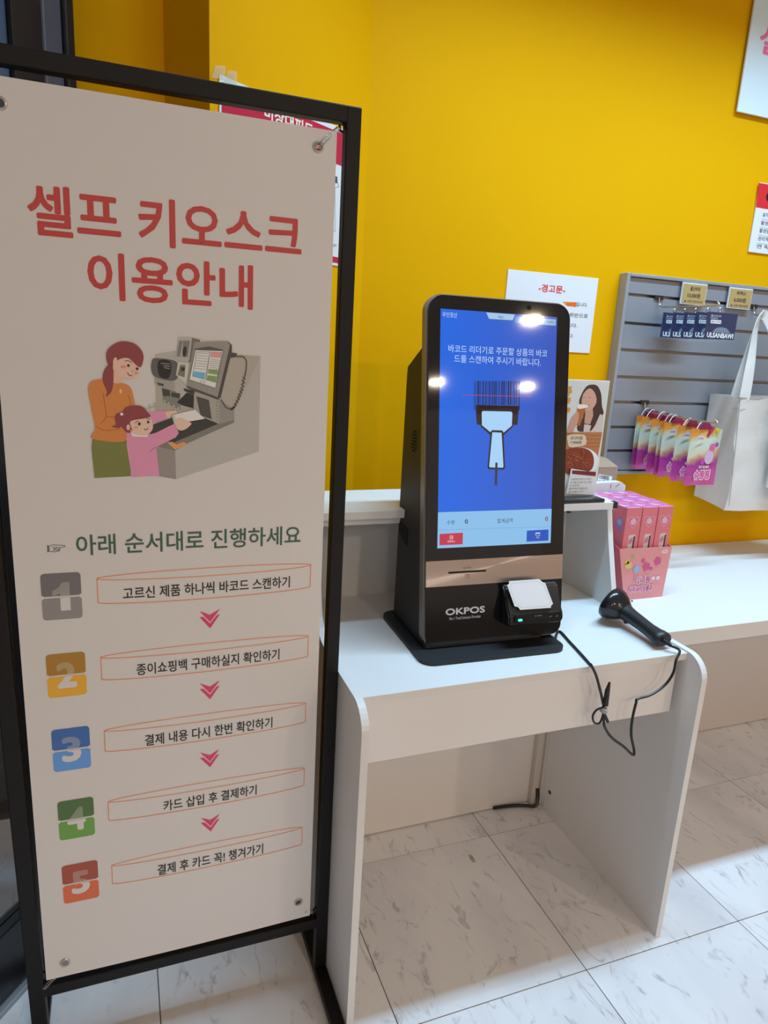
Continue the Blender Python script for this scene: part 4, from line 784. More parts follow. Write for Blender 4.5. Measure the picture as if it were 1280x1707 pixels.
for (x0, z0, x1, z1) in ART['ribbons']:
    bm = bm_new(); n = 24; h = 0.0072; lw = 0.0014
    for s in (1, -1): put_line(bm, [(x0+(x1-x0)*(1-math.cos(math.pi*k/n))/2, z1+s*h*math.sin(math.pi*k/n)) for k in range(n+1)], lw, sf, LAYER)
    put_line(bm, [(x0, z1), (x0, z0)] + [(x0+(x1-x0)*(1-math.cos(math.pi*k/n))/2, z0-h*math.sin(math.pi*k/n)) for k in range(1, n)] + [(x1, z0), (x1, z1)], lw, sf, 2*LAYER)
    obj('step_frame', bm, iks((182, 98, 62)), bn)
for (cx, cz) in ART['chevrons']:
    bm = bm_new(); s = 0.0175
    put_poly(bm, [(cx+a*s, cz+b*s) for a, b in ((-1, 0.95), (0, 0.45), (1, 1.0), (0.02, -0.30))], sf, 2*LAYER)
    put_poly(bm, [(cx+a*s, cz+b*s) for a, b in ((-1, 0.30), (-0.62, 0.28), (0.02, -0.48), (0.68, 0.36), (0.98, 0.42), (0.02, -1.0))], sf, LAYER)
    obj('step_chevron', bm, iks((168, 42, 70)), bn)
for i, (cx, cz) in enumerate(ART['grommets']):
    bm = bm_new(); y = sheet_y(cx, cz)
    ring(bm, (cx, y-0.001, cz), (0, 1, 0), 0.0068, 0.0021)
    gm = obj('grommet', bm, M_steel, bn, True)
    bm = bm_new(); disc(bm, (cx, y-0.0012, cz), (0, 1, 0), 0.0052, 0.0005, 16)
    holecol = [(0.05, 0.07, 0.11), (0.42, 0.03, 0.05), (0.30, 0.26, 0.26), (0.10, 0.07, 0.04)][i]
    obj('grommet_hole', bm, mat('grommet_hole_%d' % i, holecol, 0.6), gm)
    if i == 1:
        bm = bm_new(); put_text(bm, 'an', (cx-0.004, cz-0.0025, cx+0.004, cz+0.0028), lambda u, v, w_: Vector((u, y-0.0014-w_, v)), 0.0001, 0.03); obj('sign_glimpse', bm, M_paper, gm)
def coil(bm, a, b, r, turns, wr=0.0007):
    a, b = Vector(a), Vector(b); d = (b-a); x = d.orthogonal().normalized(); y = d.normalized().cross(x); P = []
    n = turns*8
    for i in range(n+1):
        t = 2*math.pi*i/8; P.append(a+d*(i/n)+x*r*math.cos(t)+y*r*math.sin(t))
    tube(bm, P, wr, 5)
for a, b in (((0.304, 1.146, 1.630), (0.322, 1.152, 1.648)), ((0.322, 1.152, 1.648), (0.338, 1.157, 1.662)), ((0.322, 1.152, 0.185), (0.340, 1.157, 0.172)), ((-0.148, 1.154, 0.172), (-0.168, 1.157, 0.150))):
    bm = bm_new(); coil(bm, a, b, 0.0035, 7); obj('tension_spring', bm, M_steel, bn, True)

# ------------------------------------------------------------------ payment kiosk
kyaw, ktilt = -0.031, 0.153
KU = Vector((math.cos(kyaw), math.sin(kyaw), 0)); km = Vector((-math.sin(kyaw), math.cos(kyaw), 0))
KV = Vector((km.x*math.sin(ktilt), km.y*math.sin(ktilt), math.cos(ktilt))); KN = KU.cross(KV); KO = Vector((0.601, 1.229, 0.933))
def kf(u, v, w_=0): return KO + KU*u + KV*v + KN*w_
kiosk = thing('payment_kiosk', 'tall black touchscreen payment kiosk with blue screen standing on the white desk', 'kiosk', (0.72, 1.27, 0.7135))
# base plate
def kb(x, y, z): return Vector((0.720, 1.273, 0)) + Vector((math.cos(kyaw), math.sin(kyaw), 0))*x + km*y + Vector((0, 0, z))
bm = bm_new(); prism(bm, rrect(-0.168, -0.136, 0.168, 0.140, 0.030, 8), kb, 0.7136, 0.7225); obj('base_plate', bm, M_matblk, kiosk, True)
# housing
bm = bm_new()
hp = [(-0.075, 0.7225), (-0.047, 0.905), (-0.016, 1.1), (0.020, 1.345), (0.050, 1.336), (0.128, 1.292), (0.130, 1.27), (0.122, 0.7225)]
prism(bm, hp, lambda u, v, w_: kb(w_, u, v), -0.142, 0.142)
r_ = bmesh.ops.bevel(bm, geom=[e for e in bm.edges if len(e.link_faces) == 2 and e.calc_face_angle(0) > 0.5], offset=0.004, segments=2, affect='EDGES')
hs = obj('housing', bm, M_matblk, kiosk, True, 0.5)
# side slot
bm = bm_new(); prism(bm, [(0.062, 0.945), (0.112, 0.950), (0.112, 0.925), (0.062, 0.905)], lambda u, v, w_: kb(w_, u, v), -0.1432, -0.1415); obj('side_slot', bm, mat('slot_dark', (0.002, 0.002, 0.002), 0.8), kiosk)
bm = bm_new()
for i in range(7):
    for j in range(5):
        if (abs(i-3)/3.6)**2+(abs(j-2)/2.6)**2 < 1: disc(bm, kb(-0.1432, 0.045+j*0.0062, 1.118+i*0.0068), (1, 0, 0), 0.0019, 0.001, 6)
obj('speaker_grille', bm, mat('slot_dark', (0, 0, 0)), kiosk)
# front frame, rounded
bm = bm_new(); U0, V0, U1, V1 = -0.0285, -0.2075, 0.3035, 0.5125
prism(bm, rrect(U0, V0, U1, V1, 0.034, 10, 0.026), kf, -0.032, -0.001)
bmesh.ops.bevel(bm, geom=[e for e in bm.edges if len(e.link_faces) == 2 and e.calc_face_angle(0) > 1.2], offset=0.006, segments=3, affect='EDGES')
obj('front_frame', bm, M_gunm, kiosk, True, 0.7)
bm = bm_new(); prism(bm, rrect(U0+0.0035, -0.0265, U1-0.0035, V1-0.0035, 0.031, 10, 0.0002), kf, -0.003, 0.0003); obj('bezel_glass', bm, M_gloss, kiosk)
bm = bm_new(); prism(bm, rrect(U0+0.0035, V0+0.0035, U1-0.0035, -0.0805, 0.0002, 10, 0.023), kf, -0.003, 0.0003); obj('lower_panel', bm, mat('lower_black_panel', (0.005, 0.0045, 0.005), 0.12), kiosk)
bm = bm_new(); prism(bm, [(U0+0.0035, -0.0265), (U1-0.0035, -0.0265), (U1-0.0035, -0.0805), (U0+0.0035, -0.0805)][::-1], kf, -0.003, 0.0008)
def brushed():
    m = mat('brushed_steel_band', (0.62, 0.52, 0.48), 0.28, metal=1); nt = m.node_tree; b = nt.nodes['Principled BSDF']
    tc = nt.nodes.new('ShaderNodeTexCoord'); mp = nt.nodes.new('ShaderNodeMapping'); mp.inputs['Scale'].default_value = (3, 3, 900)
    n = nt.nodes.new('ShaderNodeTexNoise'); n.inputs['Scale'].default_value = 3; bp = nt.nodes.new('ShaderNodeBump'); bp.inputs['Strength'].default_value = 0.1; bp.inputs['Distance'].default_value = 0.001; b.inputs['Anisotropic'].default_value = 0.9; b.inputs['Roughness'].default_value = 0.33
    nt.links.new(tc.outputs['Object'], mp.inputs[0]); nt.links.new(mp.outputs[0], n.inputs[0]); nt.links.new(n.outputs[0], bp.inputs['Height']); nt.links.new(bp.outputs[0], b.inputs['Normal'])
    return m
band = obj('metal_band', bm, brushed(), kiosk)
bm = bm_new(); prism(bm, [(0.025, -0.0545), (0.1125, -0.0545), (0.1125, -0.0505), (0.025, -0.0505)], kf, 0.0006, 0.0014); obj('receipt_slot', bm, mat('slot_dark', (0, 0, 0)), kiosk)
# screen
def screenmat():
    m = bpy.data.materials.new('screen_blue'); m.use_nodes = True; nt = m.node_tree; b = nt.nodes['Principled BSDF']
    b.inputs['Base Color'].default_value = (0.004, 0.004, 0.006, 1); b.inputs['Roughness'].default_value = 0.05; b.inputs['Specular IOR Level'].default_value = 0.6
    g_ = nt.nodes.new('ShaderNodeTexCoord'); sx = nt.nodes.new('ShaderNodeSeparateXYZ'); r = nt.nodes.new('ShaderNodeMapRange'); r.inputs[1].default_value = -0.1; r.inputs[2].default_value = 0.15
    c = nt.nodes.new('ShaderNodeMixRGB'); c.inputs[1].default_value = rgb((30, 104, 226)); c.inputs[2].default_value = rgb((56, 88, 192))
    nt.links.new(g_.outputs['Object'], sx.inputs[0]); nt.links.new(sx.outputs[0], r.inputs[0]); nt.links.new(r.outputs[0], c.inputs[0])
    nt.links.new(c.outputs[0], b.inputs['Emission Color']); b.inputs['Emission Strength'].default_value = 0.95
    return m
bm = bm_new(); prism(bm, [(0, 0), (0.268, 0), (0.268, 0.482), (0, 0.482)], kf, 0.0002, 0.0005); scr = obj('touchscreen', bm, screenmat(), kiosk)
def skm(c): return mat('screen_%d_%d_%d' % c, rgb(c), 0.05, spec=0.6, emit=0.92)
art(ART['screen'], lambda u, v, w_: kf(u, v, 0.0005+w_), scr, skm)
art(ART['kfront'], lambda u, v, w_: kf(u, v, 0.0006+w_*1.5), kiosk, lambda c: mat('kiosk_print_%d' % c[0], rgb(c), 0.35))
# camera dot on the top bezel
bm = bm_new(); disc(bm, kf(0.20, 0.497, 0.0003), KN, 0.005, 0.0006, 16); obj('camera_lens', bm, mat('lens_black', (0.001, 0.001, 0.002), 0.02), kiosk)
# card reader
def kr(u, v, w_):  # reader frame: leans back a little from the panel foot
    return kf(u, v, w_)
rd = bm_new()
pr = [(-0.170, 0.0), (-0.170, 0.030), (-0.163, 0.036), (-0.146, 0.036), (-0.136, 0.030), (-0.090, 0.012), (-0.084, 0.0)]
prism(rd, pr, lambda u, v, w_: kf(w_, u, v), 0.150, 0.282)
bmesh.ops.bevel(rd, geom=[e for e in rd.edges if e.calc_face_angle(0) > 0.5], offset=0.003, segments=2, affect='EDGES')
reader = obj('card_reader', rd, M_blackp, kiosk, True, 0.5)
bm = bm_new(); prism(bm, rrect(0.162, -0.1645, 0.278, -0.1435, 0.008, 5), kf, 0.034, 0.040); obj('reader_bezel', bm, mat('reader_gloss', (0.008, 0.008, 0.009), 0.15), reader, True, 0.5)
bm = bm_new(); prism(bm, [(0.188, -0.1555), (0.246, -0.1555), (0.246, -0.1525), (0.188, -0.1525)], kf, 0.0395, 0.0405); obj('card_slot', bm, mat('slot_dark', (0, 0, 0)), reader)
bm = bm_new(); prism(bm, rrect(0.1695, -0.1575, 0.1790, -0.1525, 0.002, 4), kf, 0.0395, 0.0412); obj('status_light', bm, mat('green_led', (0.05, 0.85, 0.5), 0.3, emit=2.2), reader, label='glowing green status light')
bm = bm_new(); put_text(bm, 'IC CARD', (0.210, -0.1500, 0.226, -0.1475), lambda u, v, w_: kf(u, v, 0.0401+w_), 0.0001); put_line(bm, [(0.246, -0.154), (0.250, -0.152)], 0.0012, kf, 0.0402); put_line(bm, [(0.262, -0.154), (0.265, -0.152)], 0.0012, kf, 0.0402); obj('reader_print', bm, mat('grey_print', (0.35, 0.35, 0.37), 0.4), reader)
# white note card leaning on the reader
def nc(u, v, w_): # leans: top close to the panel, foot out on the reader
    t = (v + 0.132)/0.057; return kf(u, v, 0.0335 - 0.014*t + w_)
pts = [tuple(p) for p in ART['note_card']]
pts = [(0.1568+ (p[0]-0.157)*1.0, p[1]) for p in pts]
ncr = bm_new(); prism(ncr, pts, nc, 0.0, 0.0012)
note = obj('note_card', ncr, M_paper, None, label='small blank white card with notched corners propped on the card reader', cat='card')
cxm = sum(p[0] for p in pts)/len(pts); czm = sum(p[1] for p in pts)/len(pts)
bm = bm_new(); put_line(bm, [(cxm+(p[0]-cxm)*0.9, czm+(p[1]-czm)*0.86) for p in pts], 0.0005, nc, 0.00135, 0, False, True); obj('printed_border', bm, mat('border_grey', (0.5, 0.47, 0.45), 0.6), note)

# ------------------------------------------------------------------ barcode scanner
scn = thing('barcode_scanner', 'black handheld barcode scanner lying on the desk with its cord over the edge', 'barcode scanner', (1.10, 1.2, 0.7135))
E1 = Vector((1.103, 1.095, 0.735)); H1 = Vector((1.102, 1.238, 0.746))
ax = (H1-E1)
def along(t, dx=0, dz=0): return E1 + ax*t + Vector((dx, 0, dz))
bm = bm_new()
tube(bm, [along(t, 0, dz) for t, dz in ((-0.02, 0), (0.0, 0), (0.05, 0), (0.15, 0.0), (0.30, 0.001), (0.5, 0.003), (0.7, 0.004), (0.86, 0.004), (1.0, 0.006))],
     [(0.014, 0.012), (0.0195, 0.0165), (0.021, 0.0175), (0.0195, 0.0165), (0.0165, 0.0155), (0.0165, 0.016), (0.018, 0.017), (0.022, 0.019), (0.028, 0.022)], 18)
tube(bm, [along(-0.025, 0, 0), along(0.0), along(0.09), along(0.17)], [(0.021, 0.015), (0.0235, 0.0175), (0.0225, 0.0175), (0.0185, 0.0155)], 12)
obj('handle', bm, mat('scanner_matte', (0.014, 0.015, 0.019), 0.42), scn, True, 0.7)
# head: a broad flattened hood, tilted
bm = bm_new()
hc = Vector((1.098, 1.244, 0.7545)); hd = Vector((-0.42, 0.80, 0.30)).normalized()
tube(bm, [hc+hd*t for t in (-0.030, -0.022, -0.010, 0.004, 0.016, 0.024, 0.028)],
     [(0.013, 0.010), (0.027, 0.020), (0.039, 0.029), (0.047, 0.037), (0.049, 0.040), (0.047, 0.038), (0.041, 0.032)], 28)
hd_o = obj('head', bm, mat('scanner_gloss', (0.010, 0.011, 0.015), 0.16), scn, True, 0.9)
bm = bm_new(); tube(bm, [hc+hd*0.0275, hc+hd*0.0292], [(0.038, 0.029), (0.036, 0.027)], 28); obj('scan_window', bm, M_gloss, hd_o)
bm = bm_new(); disc(bm, hc+hd*(-0.018)+Vector((0.012, -0.006, 0.026)), (0.2, -0.5, 1), 0.0022, 0.002, 10); obj('indicator', bm, mat('slot_dark', (0, 0, 0)), hd_o)
bm = bm_new(); tube(bm, [along(0.74, 0.0, -0.008), along(0.84, 0, -0.0165), along(0.90, 0, -0.012)], [0.006, 0.0055, 0.004], 10); obj('trigger', bm, M_blackp, scn, True)
bm = bm_new(); tube(bm, [along(-0.02), along(-0.10, 0.004, -0.003), along(-0.14, 0.006, -0.005)], [0.006, 0.0048, 0.0036], 10); obj('cord_relief', bm, M_blackp, scn, True)
cr = 0.0029
ca = [Vector(p) for p in ART['cable_a_top']]; cb = [Vector(p) for p in ART['cable_a']]; cc = [Vector(p) for p in ART['cable_b']]
ca = [Vector((0.866, 1.16, 0.7168))] + [Vector((p.x, p.y, 0.7168)) for p in ca]
bm = bm_new(); tube(bm, spline([p for p in ca if p.y > 1.064]+[Vector(((ca[-1].x+cb[0].x)/2, 1.053, 0.7165))]+cb, 6), cr, 8)
obj('cord', bm, M_blackp, scn, True, label='cord from the kiosk over the desk edge to the tie')
e = along(-0.14, 0.006, -0.005)
bm = bm_new(); tube(bm, spline(cc[:-2]+[e+Vector((0.012, -0.014, -0.006)), e], 6), cr, 8)
obj('cord', bm, M_blackp, scn, True, label='cord hanging in a loop from the tie up to the handle')
bm = bm_new(); tube(bm, spline([Vector(p) for p in ART['loop1']], 6), 0.0022, 8); t1, t2, t3, t4 = [Vector(p) for p in ART['tie']]
tube(bm, [t3+Vector((0.001, -0.002, -0.01)), t3+(t2-t3)*0.55, t2, t2+Vector((0.002, 0.002, -0.004))], [0.0062, 0.0052, 0.0022, 0.0026], 8)
tube(bm, [t1, t1+Vector((0.002, 0, -0.008)), t4], [0.0032, 0.0036, 0.0034], 8)
obj('folded_cord', bm, M_blackp, scn, True)
bm = bm_new(); tube(bm, [t1+Vector((-0.001, 0, 0.005)), t1+Vector((0, 0, -0.004))], [(0.0105, 0.0065), (0.011, 0.007)], 14); obj('cord_tie', bm, mat('grey_tie', (0.45, 0.44, 0.45), 0.5), scn, True)

# ------------------------------------------------------------------ signs and papers
(x0, zt), (x1, _), (_, zb_) = ART['notice_sheet'][0], ART['notice_sheet'][1], ART['notice_sheet'][2]
bm = bm_new(); box(bm, x0, x1, 1.7722, 1.7742, zb_, zt+0.002, 0.0004, 1)
nt_ = obj('warning_notice', bm, M_paper, None, label='white warning notice with a red heading taped above the kiosk on the yellow wall', cat='notice')
art(ART['notice'], lambda u, v, w_: Vector((u, 1.7721-w_, v)), nt_, ink((195, 205, 230), 0.6))
bm = bm_new(); box(bm, 1.872, 2.10, 1.770, 1.7742, 1.675, 1.877, 0.0006, 1)
ct_ = obj('camera_notice', bm, M_paper, None, label='security camera notice with a red header at the right edge of the wall', cat='notice')
art(ART['cctv'], lambda u, v, w_: Vector((u, 1.7699-w_, v)), ct_, ink((195, 205, 230), 0.4))
hs_ = thing('sign_board', 'large pale blue-white sign with pink lettering cropped by the top right corner', 'sign', (2.1, 1.765, 2.051))
bm = bm_new(); box(bm, 1.728, 2.60, 1.762, 1.768, 2.051, 2.50, 0.0006, 1); obj('board', bm, mat('pale_cyan_board', (0.76, 0.88, 0.92), 0.4), hs_)
for x in (1.80, 2.5):
    bm = bm_new(); box(bm, x, x+0.04, 1.768, 1.775, 2.2, 2.4); obj('mounting_pad', bm, M_paper, hs_)
art(ART['hang'], lambda u, v, w_: Vector((u, 1.7619-w_, v)), hs_, ink((205, 232, 250), 0.5))
# evacuation plan on the slanted wall
(u0, vt), (u1, vb), (_, vr) = ART['evac_sheet']; u1 = -0.078
ev = thing('evacuation_plan', 'red and white evacuation plan on the slanted wall, peeking out behind the banner', 'sign', dia(-0.27, vb))
bm = bm_new(); prism(bm, [(u0, vb), (u1, vb), (u1, vt-0.004), (u0, vt)], dia, 0.0008, 0.0030); obj('sheet', bm, M_paper, ev)
iev = ink((205, 215, 235), 0.3)
bm = bm_new(); put_poly(bm, [(u0+0.005, vr), (u1, vr), (u1, vt-0.014), (u0+0.005, vt-0.012)], dia, 0.0032); obj('red_header', bm, iev((176, 34, 70)), ev)
bm = bm_new(); put_poly(bm, [(u0+0.005, vb+0.006), (u1, vb+0.006), (u1, vb+0.020), (u0+0.005, vb+0.020)], dia, 0.0032); obj('red_footer', bm, iev((176, 34, 70)), ev)
art(ART['evac'], lambda u, v, w_: dia(u, v, 0.0032+w_*1.5), ev, iev)
for du in (0.0, 0.03):
    bm = bm_new(); prism(bm, [(u0-0.02+du, vt-0.012), (u0+0.012+du, vt-0.006), (u0+0.014+du, vt+0.018), (u0-0.01+du, vt+0.012)], dia, 0.0035, 0.0042)
    obj('tape', bm, mat('clear_tape', (0.8, 0.75, 0.6), 0.12, alpha=0.22), ev, label='clear adhesive tape')
# beer and food poster in an acrylic stand on the shelf
ps = thing('poster_stand', 'upright menu poster of a woman drinking beer, standing on the raised shelf', 'poster', (1.04, 1.40, 0.981))
PX1, PZ0, PZ1 = 1.1215, 0.9905, 1.2755
bm = bm_new(); box(bm, 0.935, PX1, 1.4105, 1.4135, PZ0, PZ1, 0.0005, 1); obj('poster_board', bm, mat('poster_paper', (0.78, 0.74, 0.70), 0.4), ps)
bm = bm_new(); box(bm, 0.93, 1.118, 1.366, 1.435, 0.9813, 0.9903, 0.0015, 2); obj('base', bm, mat('black_acrylic', (0.02, 0.025, 0.03), 0.08), ps, True, 0.5)
def ppf(u, v, w_): return Vector((min(max(u, 0.9355), PX1-0.0035), 1.4104-w_, max(v, PZ0+0.002)))
art(ART['poster'], ppf, ps, ink((214, 208, 205), 0.4))
c = ART['poster_card']
bm = bm_new(); prism(bm, [tuple(p) for p in c], lambda u, v, w_: Vector((u, 1.4045-w_, max(v, 0.9905))), 0, 0.0008)
pc = obj('notice_card', bm, M_paper, None, label='small white notice card with a dark red strip leaning against the poster foot', cat='card')
art(ART['pcard'], lambda u, v, w_: Vector((u, 1.4036-w_, v)), pc, ink((225, 220, 222), 0.5))
# cardboard box
cbx = thing('cardboard_box', 'brown cardboard box with a barcode label behind the poster', 'box', (1.22, 1.66, 0.7145))
M_card = mat('brown_cardboard', (0.38, 0.27, 0.19), 0.8, var=0.08, vscale=40)
bm = bm_new(); box(bm, 1.12, 1.341, 1.600, 1.735, 0.7147, 1.022, 0.001, 1); obj('carton', bm, M_card, cbx)
bm = bm_new(); prism(bm, [(1.600, 1.022), (1.600, 1.024), (1.655, 1.040), (1.735, 1.042), (1.735, 1.022)], lambda u, v, w_: Vector((w_, u, v)), 1.12, 1.341); obj('flap', bm, M_card, cbx)
bl = ART['blabel_sheet']
bm = bm_new(); prism(bm, [tuple(p) for p in bl], lambda u, v, w_: Vector((u, 1.5995-w_, v)), 0, 0.0006); lb = obj('label', bm, M_paper, cbx, label='white barcode label')
art(ART['blabel'], lambda u, v, w_: Vector((u, 1.5988-w_, v)), lb, ink((215, 215, 222), 0.5))
# folded white box behind the pink cartons
bm = bm_new(); prism(bm, [(1.17, 0.7147), (1.352, 0.7147), (1.352, 0.975), (1.335, 0.9855), (1.26, 0.984), (1.21, 0.976), (1.17, 0.972)], lambda u, v, w_: Vector((u, w_, v)), 1.572, 1.597)
fw = obj('folded_carton', bm, mat('white_card', (0.76, 0.78, 0.82), 0.55), None, label='flat white carton standing behind the pink boxes', cat='box')
bm = bm_new(); put_line(bm, [(1.30, 0.968), (1.30, 0.980)], 0.0015, lambda u, v, w_: Vector((u, 1.5718-w_, v)), 0.0001); put_line(bm, [(1.318, 0.972), (1.33, 0.980)], 0.0015, lambda u, v, w_: Vector((u, 1.5718-w_, v)), 0.0001); obj('printed_mark', bm, M_blackp, fw)

# ------------------------------------------------------------------ pink tray with cartons
PK = (0.80, 0.20, 0.24)
M_pink = mat('pink_card', PK, 0.4, var=0.04, vscale=12); M_pinkl = mat('pale_pink_card', (0.84, 0.33, 0.34), 0.42, var=0.06, vscale=18)
def topmat():
    m = mat('pink_cloud_print', (0.8, 0.3, 0.5), 0.35); nt = m.node_tree; b = nt.nodes['Principled BSDF']
    tc = nt.nodes.new('ShaderNodeTexCoord'); n = nt.nodes.new('ShaderNodeTexNoise'); n.inputs['Scale'].default_value = 45; n.inputs['Detail'].default_value = 1
    r = nt.nodes.new('ShaderNodeValToRGB'); r.color_ramp.elements[0].position = 0.45; r.color_ramp.elements[0].color = (0.62, 0.15, 0.42, 1); r.color_ramp.elements[1].position = 0.56; r.color_ramp.elements[1].color = (0.80, 0.48, 0.66, 1)
    nt.links.new(tc.outputs['Object'], n.inputs[0]); nt.links.new(n.outputs['Fac'], r.inputs[0]); nt.links.new(r.outputs[0], b.inputs['Base Color']); return m
M_top = topmat()
tray = thing('display_tray', 'pink cardboard display tray on the counter holding upright cartons', 'display box', (1.27, 1.45, 0.7145))
def trw(x, y, z):  # the tray widens upward on its left
    return Vector((x, y, z))
def wallpoly(bm, q, th, n_):
    A = [bm.verts.new(Vector(p)) for p in q]; B = [bm.verts.new(Vector(p)+Vector(n_)*th) for p in q]
    bm.faces.new(A); bm.faces.new(B[::-1])
    for i in range(len(q)): bm.faces.new([A[i], B[i], B[(i+1) % len(q)], A[(i+1) % len(q)]])
    bmesh.ops.recalc_face_normals(bm, faces=bm.faces)
zt_ = 0.855
bm = bm_new(); wallpoly(bm, [(1.219, 1.363, 0.7148), (1.345, 1.363, 0.7148), (1.350, 1.361, zt_), (1.180, 1.361, zt_+0.003)], 0.0015, (0, 1, 0)); tf = obj('front_panel', bm, M_pinkl, tray)
bm = bm_new(); wallpoly(bm, [(1.219, 1.363, 0.7148), (1.180, 1.361, zt_+0.003), (1.176, 1.56, zt_+0.075), (1.205, 1.555, 0.7148)], 0.0012, (0.9, 0, 0)); obj('left_panel', bm, M_pink, tray)
bm = bm_new(); wallpoly(bm, [(1.345, 1.363, 0.7148), (1.350, 1.361, zt_), (1.358, 1.56, zt_+0.055), (1.352, 1.555, 0.7148)], 0.0012, (0.9, 0, 0)); obj('right_panel', bm, M_pinkl, tray)
bm = bm_new(); wallpoly(bm, [(1.205, 1.553, 0.7148), (1.352, 1.553, 0.7148), (1.358, 1.558, zt_+0.055), (1.176, 1.558, zt_+0.075)], 0.0012, (0, 0.9, 0)); obj('rear_panel', bm, M_pink, tray)
bm = bm_new(); box(bm, 1.222, 1.343, 1.366, 1.552, 0.7148, 0.7158); obj('bottom_panel', bm, M_pink, tray)
bm = bm_new(); box(bm, 1.205, 1.343, 1.366, 1.552, 0.8010, 0.8028); obj('inner_platform', bm, M_pink, tray)
def tfr(u, v, w_): return Vector((u, 1.3608-w_, v))
M_mag = mat('magenta_print', (0.62, 0.03, 0.22), 0.4); M_wht = mat('white_print', (0.85, 0.75, 0.78), 0.45)
bm = bm_new()
def two_tone(tx, bx):
    b_ = bm_new(); h_ = 0.09*(bx[3]-bx[1]); put_text(b_, tx, (bx[0]-h_, bx[1]-h_, bx[2]+h_, bx[3]+h_), tfr, LAYER, 0.10, 0); put_text(b_, tx, bx, tfr, 3*LAYER, 0.03, 1)
    obj('front_lettering', b_, [M_wht, M_mag], tf)
two_tone('티니핑', (1.243, 0.758, 1.294, 0.779)); two_tone('사이사이보롱주', (1.228, 0.734, 1.306, 0.753))
put_poly(bm, rrect(1.319, 0.838, 1.338, 0.848, 0.004, 3), tfr, LAYER, 0); put_text(bm, 'SAMG', (1.322, 0.8405, 1.335, 0.8455), tfr, 2*LAYER, 0, 1)
put_poly(bm, rrect(1.298, 0.766, 1.310, 0.776, 0.0045, 3), tfr, LAYER, 0); put_poly(bm, rrect(1.313, 0.766, 1.325, 0.776, 0.0045, 3), tfr, LAYER, 0)
obj('small_emblem', bm, [M_wht, M_mag], tf)
# soft abstract blobs of colour where the package shows its decoration
bm = bm_new(); random.seed(3)
for (cx, cz, r1, mi) in ((1.216, 0.812, 0.012, 0), (1.210, 0.822, 0.008, 0), (1.244, 0.800, 0.012, 1), (1.275, 0.805, 0.013, 2), (1.262, 0.822, 0.007, 2), (1.310, 0.818, 0.013, 2), (1.226, 0.836, 0.006, 3), (1.292, 0.798, 0.006, 2)):
    put_poly(bm, [(cx+r1*math.cos(t*math.pi/5)*(1 if t % 2 else 0.78), cz+r1*math.sin(t*math.pi/5)*(1 if t % 2 else 0.78)) for t in range(10)], tfr, LAYER, mi, True)
obj('colour_splashes', bm, [mat('splash_yellow', (0.80, 0.58, 0.16), 0.45), mat('splash_blue', (0.35, 0.48, 0.75), 0.45), mat('splash_rose', (0.66, 0.10, 0.26), 0.45), mat('splash_green', (0.32, 0.45, 0.12), 0.45)], tf)
def make_carton():
    t = thing('product_carton', '', 'carton', (0, 0, 0), 'pink cartons in the display tray')
    W, D, Hh = 0.0485, 0.0440, 0.160
    bm = bm_new(); box(bm, -W/2, W/2, -D/2, D/2, 0, Hh, 0.0006, 1)
    for f in bm.faces:
        if f.calc_center_median().z > Hh*0.999: f.material_index = 1
    body = obj('body', bm, [M_pink, M_top], t)
    fr = lambda u, v, w_: Vector((u, -D/2-0.0001-w_, v))
    bm = bm_new(); s = 0.0175; hz = 0.123
    heart = []
    for k in range(24):
        a = 2*math.pi*k/24; heart.append((s*0.062*16*math.sin(a)**3, hz+s*0.062*(13*math.cos(a)-5*math.cos(2*a)-2*math.cos(3*a)-math.cos(4*a))))
    put_poly(bm, heart, fr, LAYER, 0); put_line(bm, heart, 0.0009, fr, 2*LAYER, 1, False, True)
    put_poly(bm, [(0.009*math.cos(k*0.7), hz+0.009*math.sin(k*0.7)*0.9) for k in range(9)], fr, 2*LAYER, 2, True)
    obj('heart_print', bm, [mat('heart_pink', (0.75, 0.16, 0.30), 0.4), M_wht, mat('heart_pale', (0.80, 0.50, 0.55), 0.4)], body)
    bm = bm_new(); put_poly(bm, rrect(-0.008, 0.020, 0.013, 0.088, 0.004, 3), fr, LAYER, 0); put_poly(bm, [(0.007, 0.02), (0.0125, 0.02), (0.0125, 0.085), (0.007, 0.082)], fr, 2*LAYER, 1); put_poly(bm, [(-0.006, 0.074), (0.003, 0.082), (0.006, 0.068), (-0.006, 0.062)], fr, 3*LAYER, 2)
    obj('window', bm, [mat('stick_cream', (0.72, 0.60, 0.52), 0.3), mat('window_dark', (0.10, 0.03, 0.04), 0.2), mat('stick_rose', (0.6, 0.2, 0.35), 0.3)], body)
    sd = lambda u, v, w_: Vector((-W/2-0.0001-w_, -u, v))
    bm = bm_new(); put_poly(bm, [(0.014*math.cos(k*0.6), 0.112+0.019*math.sin(k*0.6)) for k in range(10)], sd, LAYER, 0, True); put_poly(bm, [(0.009*math.cos(k*0.6), 0.117+0.008*math.sin(k*0.6)) for k in range(10)], sd, 2*LAYER, 1, True); put_poly(bm, [(0.010*math.cos(k*0.6), 0.062+0.016*math.sin(k*0.6)) for k in range(10)], sd, LAYER, 2, True)
    obj('side_print', bm, [mat('side_violet', (0.45, 0.22, 0.48), 0.4), mat('splash_blue', (0, 0, 0)), mat('side_rose', (0.62, 0.25, 0.38), 0.4)], body)
    return t
crt = make_carton()
rows = ['front row', 'second row', 'third row', 'back row']; colsn = ['left', 'middle', 'right']
